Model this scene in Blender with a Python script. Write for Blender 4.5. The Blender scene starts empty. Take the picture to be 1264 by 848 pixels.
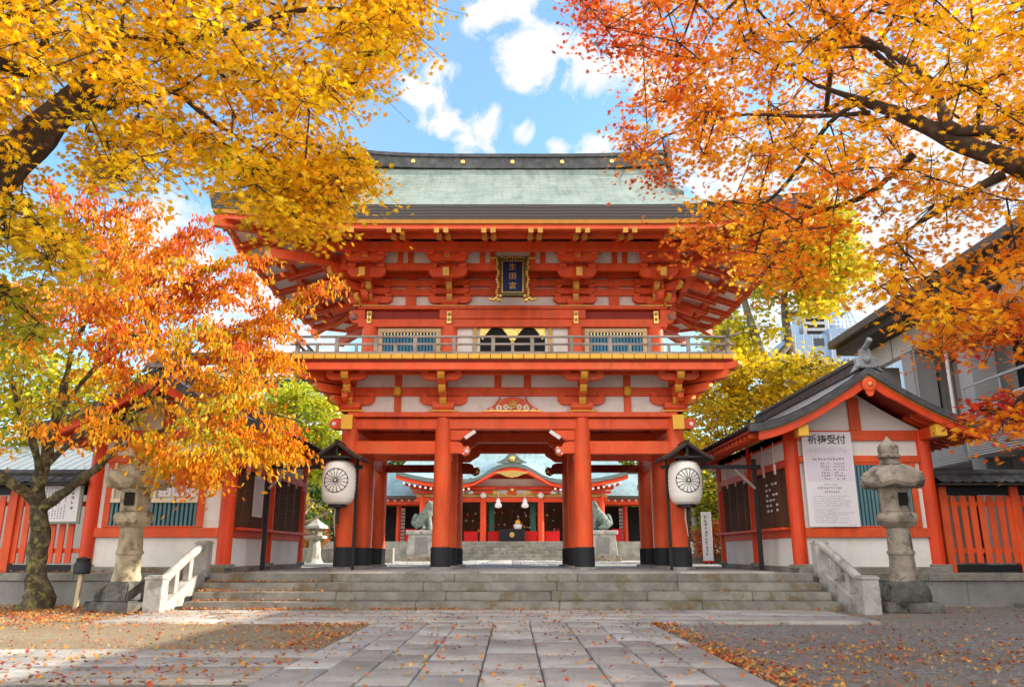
import bpy, bmesh, math, random
import numpy as np
from mathutils import Vector, Matrix, Euler
R = math.radians
rnd = random.Random(7)
npr = np.random.RandomState(11)
SC = bpy.context.scene
COL = SC.collection

# ------------------------------------------------------------------ camera, sky, sun, exposure
PITCH = math.atan(259/960)
EYE = 1.01
cam = bpy.data.cameras.new('camera'); camo = bpy.data.objects.new('camera', cam); COL.objects.link(camo)
cam.sensor_width = 36; cam.lens = 36*960/1264; cam.clip_start = .05; cam.clip_end = 3000
camo.location = (0, 0, EYE); camo.rotation_euler = (math.pi/2 + PITCH, 0, 0)
SC.camera = camo
SUN_DIR = Vector((.87, .15, .47)).normalized()      # towards the sun: from the right, a little behind the gate
sun = bpy.data.lights.new('sun', 'SUN'); suno = bpy.data.objects.new('sun', sun); COL.objects.link(suno)
sun.energy = 4.0; sun.angle = R(.6); sun.color = (1, .90, .74)
suno.rotation_euler = SUN_DIR.to_track_quat('Z', 'Y').to_euler()
SC.view_settings.view_transform = 'Standard'; SC.view_settings.look = 'None'
SC.view_settings.exposure = 1.36; SC.view_settings.gamma = 1; SC.view_settings.use_curve_mapping = False
SC.cycles.max_bounces = 8; SC.cycles.diffuse_bounces = 4; SC.cycles.transparent_max_bounces = 12
SC.cycles.use_denoising = True

W = bpy.data.worlds.new('World'); SC.world = W; W.use_nodes = True
def make_world():
    nt = W.node_tree; N = nt.nodes; L = nt.links; N.clear()
    out = N.new('ShaderNodeOutputWorld'); bg = N.new('ShaderNodeBackground'); L.new(bg.outputs[0], out.inputs[0])
    sky = N.new('ShaderNodeTexSky'); sky.sky_type = 'NISHITA'; sky.sun_disc = False
    sky.sun_elevation = math.asin(SUN_DIR.z); sky.sun_rotation = math.atan2(SUN_DIR.x, SUN_DIR.y)
    sky.air_density = 1.0; sky.dust_density = .6; sky.ozone_density = 2.0
    bg.inputs[1].default_value = .15
    geo = N.new('ShaderNodeTexCoord'); d = geo.outputs['Generated']
    # clouds: directions on the sky with wide soft edges broken by noise
    nz = N.new('ShaderNodeTexNoise'); nz.inputs['Scale'].default_value = 16; nz.inputs['Distortion'].default_value = .35; nz.inputs['Detail'].default_value = 8; nz.inputs['Roughness'].default_value = .6
    L.new(d, nz.inputs['Vector'])
    nw = N.new('ShaderNodeTexNoise'); nw.inputs['Scale'].default_value = 2.2; nw.inputs['Detail'].default_value = 5
    L.new(d, nw.inputs['Vector'])
    def M(op, a, b=None, c=None, clamp=False):
        m = N.new('ShaderNodeMath'); m.operation = op; m.use_clamp = clamp
        for i, x in enumerate((a, b, c)):
            if x is None: continue
            if isinstance(x, (int, float)): m.inputs[i].default_value = x
            else: L.new(x, m.inputs[i])
        return m.outputs[0]
    cl = None
    for (v, r) in CLOUDS:
        dist = N.new('ShaderNodeVectorMath'); dist.operation = 'DISTANCE'; L.new(d, dist.inputs[0]); dist.inputs[1].default_value = v
        f = M('MULTIPLY_ADD', dist.outputs['Value'], -1.0/r, 1.0)
        f = M('MAXIMUM', f, 0)
        cl = f if cl is None else M('MAXIMUM', cl, f)
    k = M('MULTIPLY_ADD', nz.outputs[0], 4.4, -2.2)
    k = M('ADD', M('MULTIPLY', cl, 1.0), M('MULTIPLY', k, M('MINIMUM', M('MULTIPLY', cl, 3.0), 1.0)))
    k = M('MULTIPLY', M('SUBTRACT', k, .20), 1.7, clamp=True)
    w = M('MULTIPLY', M('SUBTRACT', nw.outputs[0], .42), 1.3, clamp=True)      # thin general veil
    w = M('MULTIPLY', w, .35)
    # extra-bright cloud added behind the camera, unseen, to fill the shaded fronts
    sepd = N.new('ShaderNodeSeparateXYZ'); L.new(d, sepd.inputs[0])
    back = M('MULTIPLY', M('SUBTRACT', .25, sepd.outputs[1]), 1.6, clamp=True)
    bk = M('MULTIPLY', M('SUBTRACT', nw.outputs[0], .30), 4.0, clamp=True)
    back = M('MULTIPLY', back, bk)
    k = M('MAXIMUM', k, w, clamp=True)
    k = M('MAXIMUM', k, back, clamp=True)
    lum = N.new('ShaderNodeMixRGB'); lum.inputs[1].default_value = (2.62, 2.68, 2.75, 1); lum.inputs[2].default_value = (9.6, 9.2, 8.6, 1); L.new(back, lum.inputs[0])
    mx = N.new('ShaderNodeMixRGB'); L.new(k, mx.inputs[0])
    tint = N.new('ShaderNodeMixRGB'); tint.blend_type = 'MULTIPLY'; tint.inputs[0].default_value = 1; tint.inputs[2].default_value = (.80, 1.0, 1.0, 1)
    L.new(sky.outputs[0], tint.inputs[1]); L.new(tint.outputs[0], mx.inputs[1])
    L.new(lum.outputs[0], mx.inputs[2])
    L.new(mx.outputs[0], bg.inputs[0])

def raydir(px, py):
    a = (px-632)/960; b = (424-py)/960; c, s = math.cos(PITCH), math.sin(PITCH)
    return Vector((a, c-b*s, s+b*c)).normalized()
def atY(px, py, Y):
    d = raydir(px, py); k = Y/d.y
    return Vector((d.x*k, Y, EYE+d.z*k))
def zat(py, Y): return atY(632, py, Y).z
CLOUDS = [(raydir(x, y), r) for x, y, r in ((538, 118, .055), (548, 150, .035), (512, 108, .03), (605, 162, .045), (635, 158, .03), (575, 172, .03),
    (655, 68, .06), (680, 60, .04), (635, 75, .04), (640, 0, .06), (600, 8, .05), (740, 85, .065), (765, 70, .07), (740, 183, .04), (770, 175, .05),
    (690, 180, .02), (700, -20, .05), (1120, 300, .30), (1230, 200, .35), (1000, 330, .15), (250, 330, .10), (330, 370, .10), (180, 290, .08), (380, 400, .07),
    (850, 120, .10), (900, 250, .12))]
make_world()

# ------------------------------------------------------------------ materials
def new_mat(name):
    m = bpy.data.materials.new(name); m.use_nodes = True
    nt = m.node_tree; b = nt.nodes['Principled BSDF']
    return m, nt.nodes, nt.links, b
def ramp(N, L, src, stops):
    r = N.new('ShaderNodeValToRGB'); L.new(src, r.inputs[0])
    e = r.color_ramp.elements
    while len(e) < len(stops): e.new(.5)
    for i, (p, c) in enumerate(stops): e[i].position = p; e[i].color = (*c, 1)
    return r.outputs[0]
def noise(N, L, scale, detail=4, rough=.55, vec=None, stretch=None):
    n = N.new('ShaderNodeTexNoise'); n.inputs['Scale'].default_value = scale; n.inputs['Detail'].default_value = detail; n.inputs['Roughness'].default_value = rough
    if vec is None:
        g = N.new('ShaderNodeNewGeometry'); vec = g.outputs['Position']
    if stretch:
        mp = N.new('ShaderNodeMapping'); mp.inputs['Scale'].default_value = stretch; L.new(vec, mp.inputs[0]); vec = mp.outputs[0]
    L.new(vec, n.inputs['Vector']); return n.outputs[0]
def bump(N, L, b, h, strength=.3, dist=.02):
    bp = N.new('ShaderNodeBump'); bp.inputs['Strength'].default_value = strength; bp.inputs['Distance'].default_value = dist
    L.new(h, bp.inputs['Height']); L.new(bp.outputs[0], b.inputs['Normal'])
def shade(c, k): return tuple(max(0, min(1, x*k)) for x in c)
def paint(name, col, rough=.5, var=.18, scale=3, bmp=.12, stretch=(1, 1, .35), dirt=None, spec=.35, streak=None, streak_k=.6):
    m, N, L, b = new_mat(name)
    n = noise(N, L, scale, 6, .6, stretch=stretch)
    c = ramp(N, L, n, [(.25, shade(col, 1-var*1.3)), (.5, col), (.75, shade(col, 1+var))])
    if dirt:
        n2 = noise(N, L, 1.7, 7, .68)
        mk = ramp(N, L, n2, [(.50, (0, 0, 0)), (.68, (1, 1, 1))])
        mx = N.new('ShaderNodeMixRGB'); L.new(mk, mx.inputs[0]); L.new(c, mx.inputs[1]); mx.inputs[2].default_value = (*dirt, 1); c = mx.outputs[0]
    if streak:      # rain streaks and grime of their own shape
        n4 = noise(N, L, 7, 6, .7, stretch=(1, 1, .12)); n5 = noise(N, L, .9, 4, .6)
        mu = N.new('ShaderNodeMath'); mu.operation = 'MULTIPLY'; L.new(n4, mu.inputs[0]); L.new(n5, mu.inputs[1])
        mk = ramp(N, L, mu.outputs[0], [(.27, (0, 0, 0)), (.45, (streak_k,)*3)])
        m5 = N.new('ShaderNodeMixRGB'); L.new(mk, m5.inputs[0]); L.new(c, m5.inputs[1]); m5.inputs[2].default_value = (*streak, 1); c = m5.outputs[0]
    L.new(c, b.inputs['Base Color']); b.inputs['Roughness'].default_value = rough; b.inputs['Specular IOR Level'].default_value = spec
    n3 = noise(N, L, scale*14, 3, .6, stretch=stretch); bump(N, L, b, n3, bmp, .01)
    return m
def metal(name, col, rough=.35):
    m, N, L, b = new_mat(name)
    n = noise(N, L, 12, 4)
    c = ramp(N, L, n, [(.3, shade(col, .6)), (.6, col)])
    L.new(c, b.inputs['Base Color']); b.inputs['Metallic'].default_value = .75; b.inputs['Roughness'].default_value = rough
    return m
def stone(name, c1, c2, c3, scale=2.5, rough=.85, bmp=.5, spots=None):
    m, N, L, b = new_mat(name)
    n = noise(N, L, scale, 8, .65)
    c = ramp(N, L, n, [(.28, c1), (.5, c2), (.72, c3)])
    sp = noise(N, L, scale*45, 3, .7)
    mx = N.new('ShaderNodeMixRGB'); mx.blend_type = 'OVERLAY'; mx.inputs[0].default_value = .55; L.new(c, mx.inputs[1])
    L.new(ramp(N, L, sp, [(.3, (.25, .25, .25)), (.7, (.75, .75, .75))]), mx.inputs[2]); c = mx.outputs[0]
    if spots:
        n2 = noise(N, L, 1.1*scale, 8, .7)
        mk = ramp(N, L, n2, [(.52, (0, 0, 0)), (.62, (1, 1, 1))])
        m2 = N.new('ShaderNodeMixRGB'); L.new(mk, m2.inputs[0]); L.new(c, m2.inputs[1]); m2.inputs[2].default_value = (*spots, 1); c = m2.outputs[0]
    L.new(c, b.inputs['Base Color']); b.inputs['Roughness'].default_value = rough; b.inputs['Specular IOR Level'].default_value = .25
    n3 = noise(N, L, scale*14, 6, .7); bump(N, L, b, n3, bmp, .03)
    return m
def plain(name, col, rough=.6, emit=0):
    m, N, L, b = new_mat(name)
    n = noise(N, L, 6, 3); c = ramp(N, L, n, [(.3, shade(col, .9)), (.7, shade(col, 1.08))])
    L.new(c, b.inputs['Base Color']); b.inputs['Roughness'].default_value = rough; b.inputs['Specular IOR Level'].default_value = .3
    return m

VERM = paint('vermilion_paint', (.74, .090, .020), .5, .2, 2.6, .14, dirt=(.70, .12, .035), streak=(.34, .045, .015))
VERM2 = paint('fresh_vermilion_paint', (.72, .058, .010), .42, .14, 2.0, .08, streak=(.40, .05, .02))
VERMD = paint('shaded_vermilion', (.26, .020, .008), .6, .2, 3)  # vermilion darkened to paint in the shade of ceilings, soffits and recesses
WHITE = paint('white_plaster', (.80, .77, .74), .8, .05, 1.3, .05, dirt=(.70, .66, .62), streak=(.56, .52, .46), streak_k=.35)
CREAM = paint('cream_warm_lit_plaster', (.80, .68, .50), .8, .06, 1.3, .05)  # warm reflected light tinted into the white gable; sill and muntins are cream
GOLD = metal('gilt_metal', (.83, .56, .16), .32)
LIGHTW = paint('pale_gilt_frame', (.58, .40, .22), .6, .2, 6)
YELLOW = paint('yellow_ochre_paint', (.74, .40, .04), .5, .12, 5, .08)
GILTP = paint('gilded_paint', (.62, .36, .07), .45, .25, 9, .15)
BLACK = plain('black_lacquer', (.012, .012, .014), .45)
IRON = plain('dark_iron', (.022, .024, .030), .5)
DARKWOOD = paint('dark_stained_wood', (.030, .022, .018), .7, .3, 5, .25, stretch=(1, 1, .15))
BROWN = paint('brown_lattice_wood', (.13, .055, .028), .65, .25, 5, .2)
GREYWOOD = paint('weathered_grey_wood', (.30, .25, .22), .8, .3, 4, .3, stretch=(.3, 1, 1), dirt=(.16, .13, .11))
TEAL = paint('teal_paint', (.10, .22, .25), .5, .2, 4, .05)
BLUEG = paint('blue_green_slats', (.045, .20, .32), .5, .2, 4, .05)
TEALD = plain('dark_teal_recess', (.02, .045, .055), .6)
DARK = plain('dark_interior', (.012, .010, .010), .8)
PAPER = paint('white_paper', (.80, .76, .80), .7, .03, 2, .02)
INK = plain('black_ink', (.03, .028, .04), .7)
LILAC = plain('lilac_print', (.50, .36, .50), .7)
WASHI = paint('lantern_paper', (.83, .80, .76), .7, .04, 3, .03)
INDIGO = plain('indigo_lacquer', (.008, .020, .075), .35)
REDCLOTH = plain('red_cloth', (.60, .012, .012), .7)
GREENP = paint('green_painted_wood', (.02, .10, .07), .5, .2, 4, .05)
GRANITE = stone('grey_granite', (.16, .155, .145), (.27, .26, .245), (.36, .345, .325), 2.0, .8, .3, spots=(.15, .14, .12))
STEPST = stone('step_granite', (.13, .12, .105), (.235, .222, .195), (.34, .32, .28), 1.9, .82, .4, spots=(.17, .135, .085))
RAILST = stone('pale_granite', (.30, .285, .26), (.42, .40, .37), (.52, .50, .46), 2.5, .85, .35, spots=(.24, .225, .2))
SUNLITST = stone('sunlit_lantern_stone', (.26, .21, .14), (.46, .385, .27), (.58, .50, .37), 3.5, .9, .8, spots=(.19, .155, .10))  # lantern stone with warm sunlight put into its colour
OCHRE = paint('ochre_eave_paint', (.52, .23, .035), .5, .12, 5, .08)
LANTST = stone('weathered_lantern_stone', (.17, .14, .115), (.33, .28, .225), (.46, .40, .32), 3.5, .9, .8, spots=(.12, .105, .09))
MOSSST = stone('blackened_stone', (.05, .048, .045), (.12, .115, .105), (.24, .23, .21), 2.5, .9, .7, spots=(.03, .03, .028))
RUBBLE = stone('rubble_stone_wall', (.18, .165, .14), (.30, .28, .24), (.42, .39, .33), 2.2, .9, 1.0)
CONCRETE = stone('old_concrete', (.17, .165, .155), (.23, .222, .21), (.30, .29, .275), 1.2, .9, .2)
BLDGREY = paint('grey_facade', (.36, .36, .37), .8, .08, .8, .05)
BLDBROWN = paint('brown_grey_facade', (.32, .29, .26), .8, .08, .8, .05)
BLDPALE = paint('pale_facade', (.55, .55, .55), .8, .06, .8, .05)
BLDBLUE = paint('blue_grey_cladding', (.22, .30, .42), .7, .08, .3, .03)
BLDWHITE = paint('off_white_render', (.62, .64, .66), .8, .06, .3, .03)
TILE = stone('grey_roof_tile', (.15, .155, .17), (.25, .26, .28), (.36, .37, .39), 5, .55, .25)
TILED = stone('dark_roof_tile', (.035, .035, .038), (.07, .07, .073), (.12, .12, .125), 5, .6, .25)
GLASS = plain('dark_window_glass', (.02, .024, .03), .12)
BARK = stone('maple_bark', (.035, .022, .015), (.085, .055, .036), (.17, .12, .085), 7, .9, 1.0)
BARKM = stone('mossy_cherry_bark', (.03, .023, .015), (.10, .08, .05), (.30, .25, .165), 6.5, .95, 1.0, spots=(.30, .27, .09))
BARKG = stone('grey_bark', (.10, .085, .065), (.20, .17, .13), (.32, .28, .22), 4, .9, .9)
VERDI = stone('verdigris_bronze', (.06, .075, .065), (.15, .18, .155), (.28, .31, .27), 6, .7, .5)

def roof_mat(name, c1, c2, c3, sx, sy):
    m, N, L, b = new_mat(name)
    g = N.new('ShaderNodeNewGeometry'); sep = N.new('ShaderNodeSeparateXYZ'); L.new(g.outputs['Position'], sep.inputs[0])
    cmb = N.new('ShaderNodeCombineXYZ'); L.new(sep.outputs[0], cmb.inputs[0]); L.new(sep.outputs[1], cmb.inputs[1])
    br = N.new('ShaderNodeTexBrick'); L.new(cmb.outputs[0], br.inputs['Vector'])
    br.inputs['Scale'].default_value = 1; br.inputs['Brick Width'].default_value = sx; br.inputs['Row Height'].default_value = sy
    br.inputs['Mortar Size'].default_value = .011; br.inputs['Mortar Smooth'].default_value = .3
    br.inputs['Color1'].default_value = (*c1, 1); br.inputs['Color2'].default_value = (*c3, 1); br.inputs['Mortar'].default_value = (*shade(c1, .36), 1)
    n = noise(N, L, 1.1, 8, .65, stretch=(1, .3, .3))
    c = ramp(N, L, n, [(.3, shade(c2, .75)), (.5, c2), (.7, shade(c2, 1.25))])
    mx = N.new('ShaderNodeMixRGB'); mx.inputs[0].default_value = .42; L.new(br.outputs[0], mx.inputs[1]); L.new(c, mx.inputs[2])
    n2 = noise(N, L, 3.2, 9, .72, stretch=(1, .22, .22))
    mk = ramp(N, L, n2, [(.48, (0, 0, 0)), (.68, (.75, .75, .75))])
    m2 = N.new('ShaderNodeMixRGB'); L.new(mk, m2.inputs[0]); L.new(mx.outputs[0], m2.inputs[1]); m2.inputs[2].default_value = (*shade(c1, .62)[:2], c1[2]*.5, 1)
    L.new(m2.outputs[0], b.inputs['Base Color']); b.inputs['Roughness'].default_value = .6; b.inputs['Specular IOR Level'].default_value = .3
    bump(N, L, b, br.outputs['Fac'], .5, -.02)
    return m
COPPER = roof_mat('patinated_copper_roof', (.17, .215, .19), (.235, .28, .245), (.29, .32, .27), .5, .13)
COPPERB = roof_mat('blue_green_copper_roof', (.20, .30, .33), (.24, .34, .37), (.28, .38, .40), .6, .2)
def layered(name, c1, c2, k=60):
    m, N, L, b = new_mat(name)
    g = N.new('ShaderNodeNewGeometry'); sep = N.new('ShaderNodeSeparateXYZ'); L.new(g.outputs['Position'], sep.inputs[0])
    n0 = noise(N, L, 2.0, 5, .6)
    ma = N.new('ShaderNodeMath'); ma.operation = 'MULTIPLY'; L.new(sep.outputs[2], ma.inputs[0]); ma.inputs[1].default_value = k
    mb = N.new('ShaderNodeMath'); mb.operation = 'MULTIPLY_ADD'; L.new(n0, mb.inputs[0]); mb.inputs[1].default_value = 5; L.new(ma.outputs[0], mb.inputs[2])
    si = N.new('ShaderNodeMath'); si.operation = 'SINE'; L.new(mb.outputs[0], si.inputs[0])
    f = N.new('ShaderNodeMath'); f.operation = 'MULTIPLY_ADD'; L.new(si.outputs[0], f.inputs[0]); f.inputs[1].default_value = .5; f.inputs[2].default_value = .5
    L.new(ramp(N, L, f.outputs[0], [(0, c1), (1, c2)]), b.inputs['Base Color']); b.inputs['Roughness'].default_value = .8
    bump(N, L, b, f.outputs[0], .4, .01)
    return m
EAVEB = layered('layered_dark_eave', (.045, .038, .036), (.095, .082, .076), 90)

def gravel_mat(name, c1, c2, c3, dirt, sc=26):
    m, N, L, b = new_mat(name)
    g = N.new('ShaderNodeNewGeometry')
    v = N.new('ShaderNodeTexVoronoi'); v.inputs['Scale'].default_value = sc; L.new(g.outputs['Position'], v.inputs['Vector'])
    v2 = N.new('ShaderNodeTexVoronoi'); v2.inputs['Scale'].default_value = sc*2.3; L.new(g.outputs['Position'], v2.inputs['Vector'])
    sep = N.new('ShaderNodeSeparateColor'); L.new(v.outputs['Color'], sep.inputs[0])
    c = ramp(N, L, sep.outputs[0], [(0, c1), (.5, c2), (1, c3)])
    n = noise(N, L, .55, 8, .65)
    mk = ramp(N, L, n, [(.38, (0, 0, 0)), (.66, (.85, .85, .85))])
    mx = N.new('ShaderNodeMixRGB'); L.new(mk, mx.inputs[0]); L.new(c, mx.inputs[1]); mx.inputs[2].default_value = (*dirt, 1)
    dk = N.new('ShaderNodeMixRGB'); dk.blend_type = 'MULTIPLY'; dk.inputs[0].default_value = .75; L.new(mx.outputs[0], dk.inputs[1])
    L.new(ramp(N, L, v2.outputs['Distance'], [(0, (1.0, 1.0, 1.0)), (.8, (.45, .45, .45))]), dk.inputs[2])
    L.new(dk.outputs[0], b.inputs['Base Color']); b.inputs['Roughness'].default_value = .95; b.inputs['Specular IOR Level'].default_value = .2
    ad = N.new('ShaderNodeMath'); ad.operation = 'ADD'; L.new(v.outputs['Distance'], ad.inputs[0]); L.new(v2.outputs['Distance'], ad.inputs[1])
    bump(N, L, b, ad.outputs[0], .9, -.03)
    return m
GRAVEL = gravel_mat('grey_gravel', (.24, .222, .20), (.38, .355, .325), (.55, .52, .48), (.34, .295, .24))
SAND = gravel_mat('sandy_soil', (.36, .28, .19), (.50, .40, .27), (.62, .51, .36), (.40, .30, .19), 34)
COURT = gravel_mat('pale_courtyard_gravel', (.50, .48, .44), (.58, .55, .50), (.66, .63, .57), (.50, .46, .38), 20)
def slab_mat():
    m, N, L, b = new_mat('paving_granite')
    at = N.new('ShaderNodeAttribute'); at.attribute_name = 'tone'
    n = noise(N, L, .9, 8, .68)
    c = ramp(N, L, n, [(.3, (.24, .222, .20)), (.5, (.365, .34, .31)), (.7, (.47, .438, .40))])
    mx = N.new('ShaderNodeMixRGB'); mx.blend_type = 'MULTIPLY'; mx.inputs[0].default_value = 1; L.new(c, mx.inputs[1]); L.new(at.outputs['Color'], mx.inputs[2])
    sp = noise(N, L, 95, 3, .75)
    m3 = N.new('ShaderNodeMixRGB'); m3.blend_type = 'OVERLAY'; m3.inputs[0].default_value = .6; L.new(mx.outputs[0], m3.inputs[1])
    L.new(ramp(N, L, sp, [(.3, (.2, .2, .2)), (.7, (.8, .8, .8))]), m3.inputs[2])
    n2 = noise(N, L, 2.2, 8, .72)
    mk = ramp(N, L, n2, [(.52, (0, 0, 0)), (.66, (.62, .62, .62))])
    m4 = N.new('ShaderNodeMixRGB'); L.new(mk, m4.inputs[0]); L.new(m3.outputs[0], m4.inputs[1]); m4.inputs[2].default_value = (.15, .135, .115, 1)
    L.new(m4.outputs[0], b.inputs['Base Color']); b.inputs['Roughness'].default_value = .75; b.inputs['Specular IOR Level'].default_value = .3
    bump(N, L, b, sp, .35, .006)
    return m
SLAB = slab_mat()
def leaf_mat(name, trans=.42, rough=.5, sat=1.0):
    m, N, L, b = new_mat(name)
    at = N.new('ShaderNodeAttribute'); at.attribute_name = 'tone'
    L.new(at.outputs['Color'], b.inputs['Base Color']); b.inputs['Roughness'].default_value = rough; b.inputs['Specular IOR Level'].default_value = .25
    tr = N.new('ShaderNodeBsdfTranslucent'); L.new(at.outputs['Color'], tr.inputs['Color'])
    mx = N.new('ShaderNodeMixShader'); mx.inputs[0].default_value = trans
    L.new(b.outputs[0], mx.inputs[1]); L.new(tr.outputs[0], mx.inputs[2])
    L.new(mx.outputs[0], N['Material Output'].inputs['Surface'])
    return m
LEAF = leaf_mat('autumn_leaf', .5)
LEAFG = leaf_mat('evergreen_leaf', .4)
LEAFD = leaf_mat('dry_fallen_leaf', .1, .7)

# ------------------------------------------------------------------ mesh helpers
class MB:
    def __init__(s): s.v = []; s.f = []; s.m = []
    def add(s, V, F, mi=0):
        o = len(s.v); s.v.extend(tuple(p) for p in V)
        for f in F: s.f.append(tuple(i+o for i in f)); s.m.append(mi)
        return s
    def box(s, x0, x1, y0, y1, z0, z1, mi=0):
        if x0 > x1: x0, x1 = x1, x0
        if y0 > y1: y0, y1 = y1, y0
        if z0 > z1: z0, z1 = z1, z0
        V = [(x, y, z) for z in (z0, z1) for y in (y0, y1) for x in (x0, x1)]
        return s.add(V, [(0, 2, 3, 1), (4, 5, 7, 6), (0, 1, 5, 4), (2, 6, 7, 3), (0, 4, 6, 2), (1, 3, 7, 5)], mi)
    def beam(s, a, b, w, h, mi=0, up=(0, 0, 1)):
        a, b = Vector(a), Vector(b); d = (b-a).normalized(); u = Vector(up)
        l = d.cross(u); l = l.normalized() if l.length > 1e-6 else Vector((1, 0, 0)); u = l.cross(d)
        V = [p + l*x*w/2 + u*z*h/2 for p in (a, b) for z in (-1, 1) for x in (-1, 1)]
        return s.add(V, [(0, 1, 3, 2), (4, 6, 7, 5), (0, 4, 5, 1), (2, 3, 7, 6), (0, 2, 6, 4), (1, 5, 7, 3)], mi)
    def prism(s, pts, plane, a, b, mi=0):
        n = len(pts)
        def P(p, d):
            return {'xz': (p[0], d, p[1]), 'yz': (d, p[0], p[1]), 'xy': (p[0], p[1], d)}[plane]
        V = [P(p, a) for p in pts] + [P(p, b) for p in pts]
        F = [tuple(range(n-1, -1, -1)), tuple(range(n, 2*n))] + [(i, (i+1) % n, n+(i+1) % n, n+i) for i in range(n)]
        return s.add(V, F, mi)
    def lathe(s, prof, n=24, c=(0, 0, 0), mi=0, ph=0, cap=True):
        V = []; F = []
        for r, z in prof:
            for k in range(n):
                a = 2*math.pi*k/n+ph; V.append((c[0]+r*math.cos(a), c[1]+r*math.sin(a), c[2]+z))
        for j in range(len(prof)-1):
            for k in range(n):
                F.append((j*n+k, j*n+(k+1) % n, (j+1)*n+(k+1) % n, (j+1)*n+k))
        if cap:
            F.append(tuple(range(n-1, -1, -1))); F.append(tuple((len(prof)-1)*n+k for k in range(n)))
        return s.add(V, F, mi)
    def cyl(s, a, b, r0, r1=None, n=12, mi=0):
        return s.tube([a, b], [r0, r0 if r1 is None else r1], n, mi)
    def tube(s, pts, rad, n=8, mi=0, cap=True):
        pts = [Vector(p) for p in pts]; V = []; F = []; ref = None
        for i, p in enumerate(pts):
            d = (pts[min(i+1, len(pts)-1)]-pts[max(i-1, 0)]).normalized()
            if ref is None: ref = d.orthogonal().normalized()
            ref = (ref-d*ref.dot(d)); ref = ref.normalized() if ref.length > 1e-6 else d.orthogonal().normalized()
            q = d.cross(ref); r = rad[i] if hasattr(rad, '__len__') else rad
            for k in range(n):
                a = 2*math.pi*k/n; V.append(p+ref*math.cos(a)*r+q*math.sin(a)*r)
        for j in range(len(pts)-1):
            for k in range(n): F.append((j*n+k, j*n+(k+1) % n, (j+1)*n+(k+1) % n, (j+1)*n+k))
        if cap: F.append(tuple(range(n-1, -1, -1))); F.append(tuple((len(pts)-1)*n+k for k in range(n)))
        return s.add(V, F, mi)
    def grid(s, fn, nu, nv, mi=0):
        V = [fn(i/nu, j/nv) for j in range(nv+1) for i in range(nu+1)]
        F = [(j*(nu+1)+i, j*(nu+1)+i+1, (j+1)*(nu+1)+i+1, (j+1)*(nu+1)+i) for j in range(nv) for i in range(nu)]
        return s.add(V, F, mi)
    def ball(s, c, r, n=10, mi=0, sz=1):
        prof = [(max(.001, r*math.sin(math.pi*j/n)), -r*sz*math.cos(math.pi*j/n)) for j in range(n+1)]
        return s.lathe(prof, n+2, c, mi)
    def xf(s, M, start=0):
        for i in range(start, len(s.v)): s.v[i] = tuple(M @ Vector(s.v[i]))
        return s
    def mesh(s, name, mats, bev=0, smooth=False, seg=1, fixn=True):
        me = bpy.data.meshes.new(name); me.from_pydata(s.v, [], s.f)
        for m in (mats if isinstance(mats, (list, tuple)) else [mats]): me.materials.append(m)
        me.polygons.foreach_set('material_index', s.m)
        if bev or fixn:
            bm = bmesh.new(); bm.from_mesh(me)
            if fixn: bmesh.ops.recalc_face_normals(bm, faces=bm.faces)
            if bev:
                E = [e for e in bm.edges if len(e.link_faces) == 2 and e.calc_face_angle(0) > .5]
                bmesh.ops.bevel(bm, geom=E, offset=bev, segments=seg, affect='EDGES', clamp_overlap=True)
            bm.to_mesh(me); bm.free()
        if smooth:
            me.polygons.foreach_set('use_smooth', [True]*len(me.polygons))
            try: me.set_sharp_from_angle(angle=R(40))
            except Exception: pass
        me.update(); return me
    def build(s, name, mats, parent=None, bev=0, smooth=False, loc=None, rz=0, **kw):
        return put(name, s.mesh(name, mats, bev, smooth, **kw), parent, loc, rz)
def put(name, me, parent=None, loc=None, rz=0):
    o = bpy.data.objects.new(name, me); COL.objects.link(o)
    if parent is not None: o.parent = parent
    if loc is not None: o.location = loc
    if rz: o.rotation_euler = (0, 0, rz)
    return o
def tag(o, label=None, cat=None, group=None, kind=None):
    if label: o['label'] = label
    if cat: o['category'] = cat
    if group: o['group'] = group
    if kind: o['kind'] = kind
    return o
def thing(name, label, cat, loc=(0, 0, 0), rz=0, group=None):
    o = bpy.data.objects.new(name, None); COL.objects.link(o); o.location = loc; o.rotation_euler = (0, 0, rz)
    o.empty_display_size = .2
    return tag(o, label, cat, group)
def dup(o, parent=None, **kw):
    c = o.copy(); COL.objects.link(c); c.parent = parent
    for ch in list(o.children): dup(ch, c)
    return c
def text_mesh(body, size, depth=.004, bold=0.):
    cu = bpy.data.curves.new('lettering', 'FONT'); cu.body = body; cu.size = size; cu.align_x = 'CENTER'; cu.align_y = 'CENTER'; cu.extrude = depth; cu.offset = bold; cu.resolution_u = 2
    o = bpy.data.objects.new('lettering', cu); COL.objects.link(o)
    dg = bpy.context.evaluated_depsgraph_get(); me = bpy.data.meshes.new_from_object(o.evaluated_get(dg)); bpy.data.objects.remove(o); bpy.data.curves.remove(cu)
    return me
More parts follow.
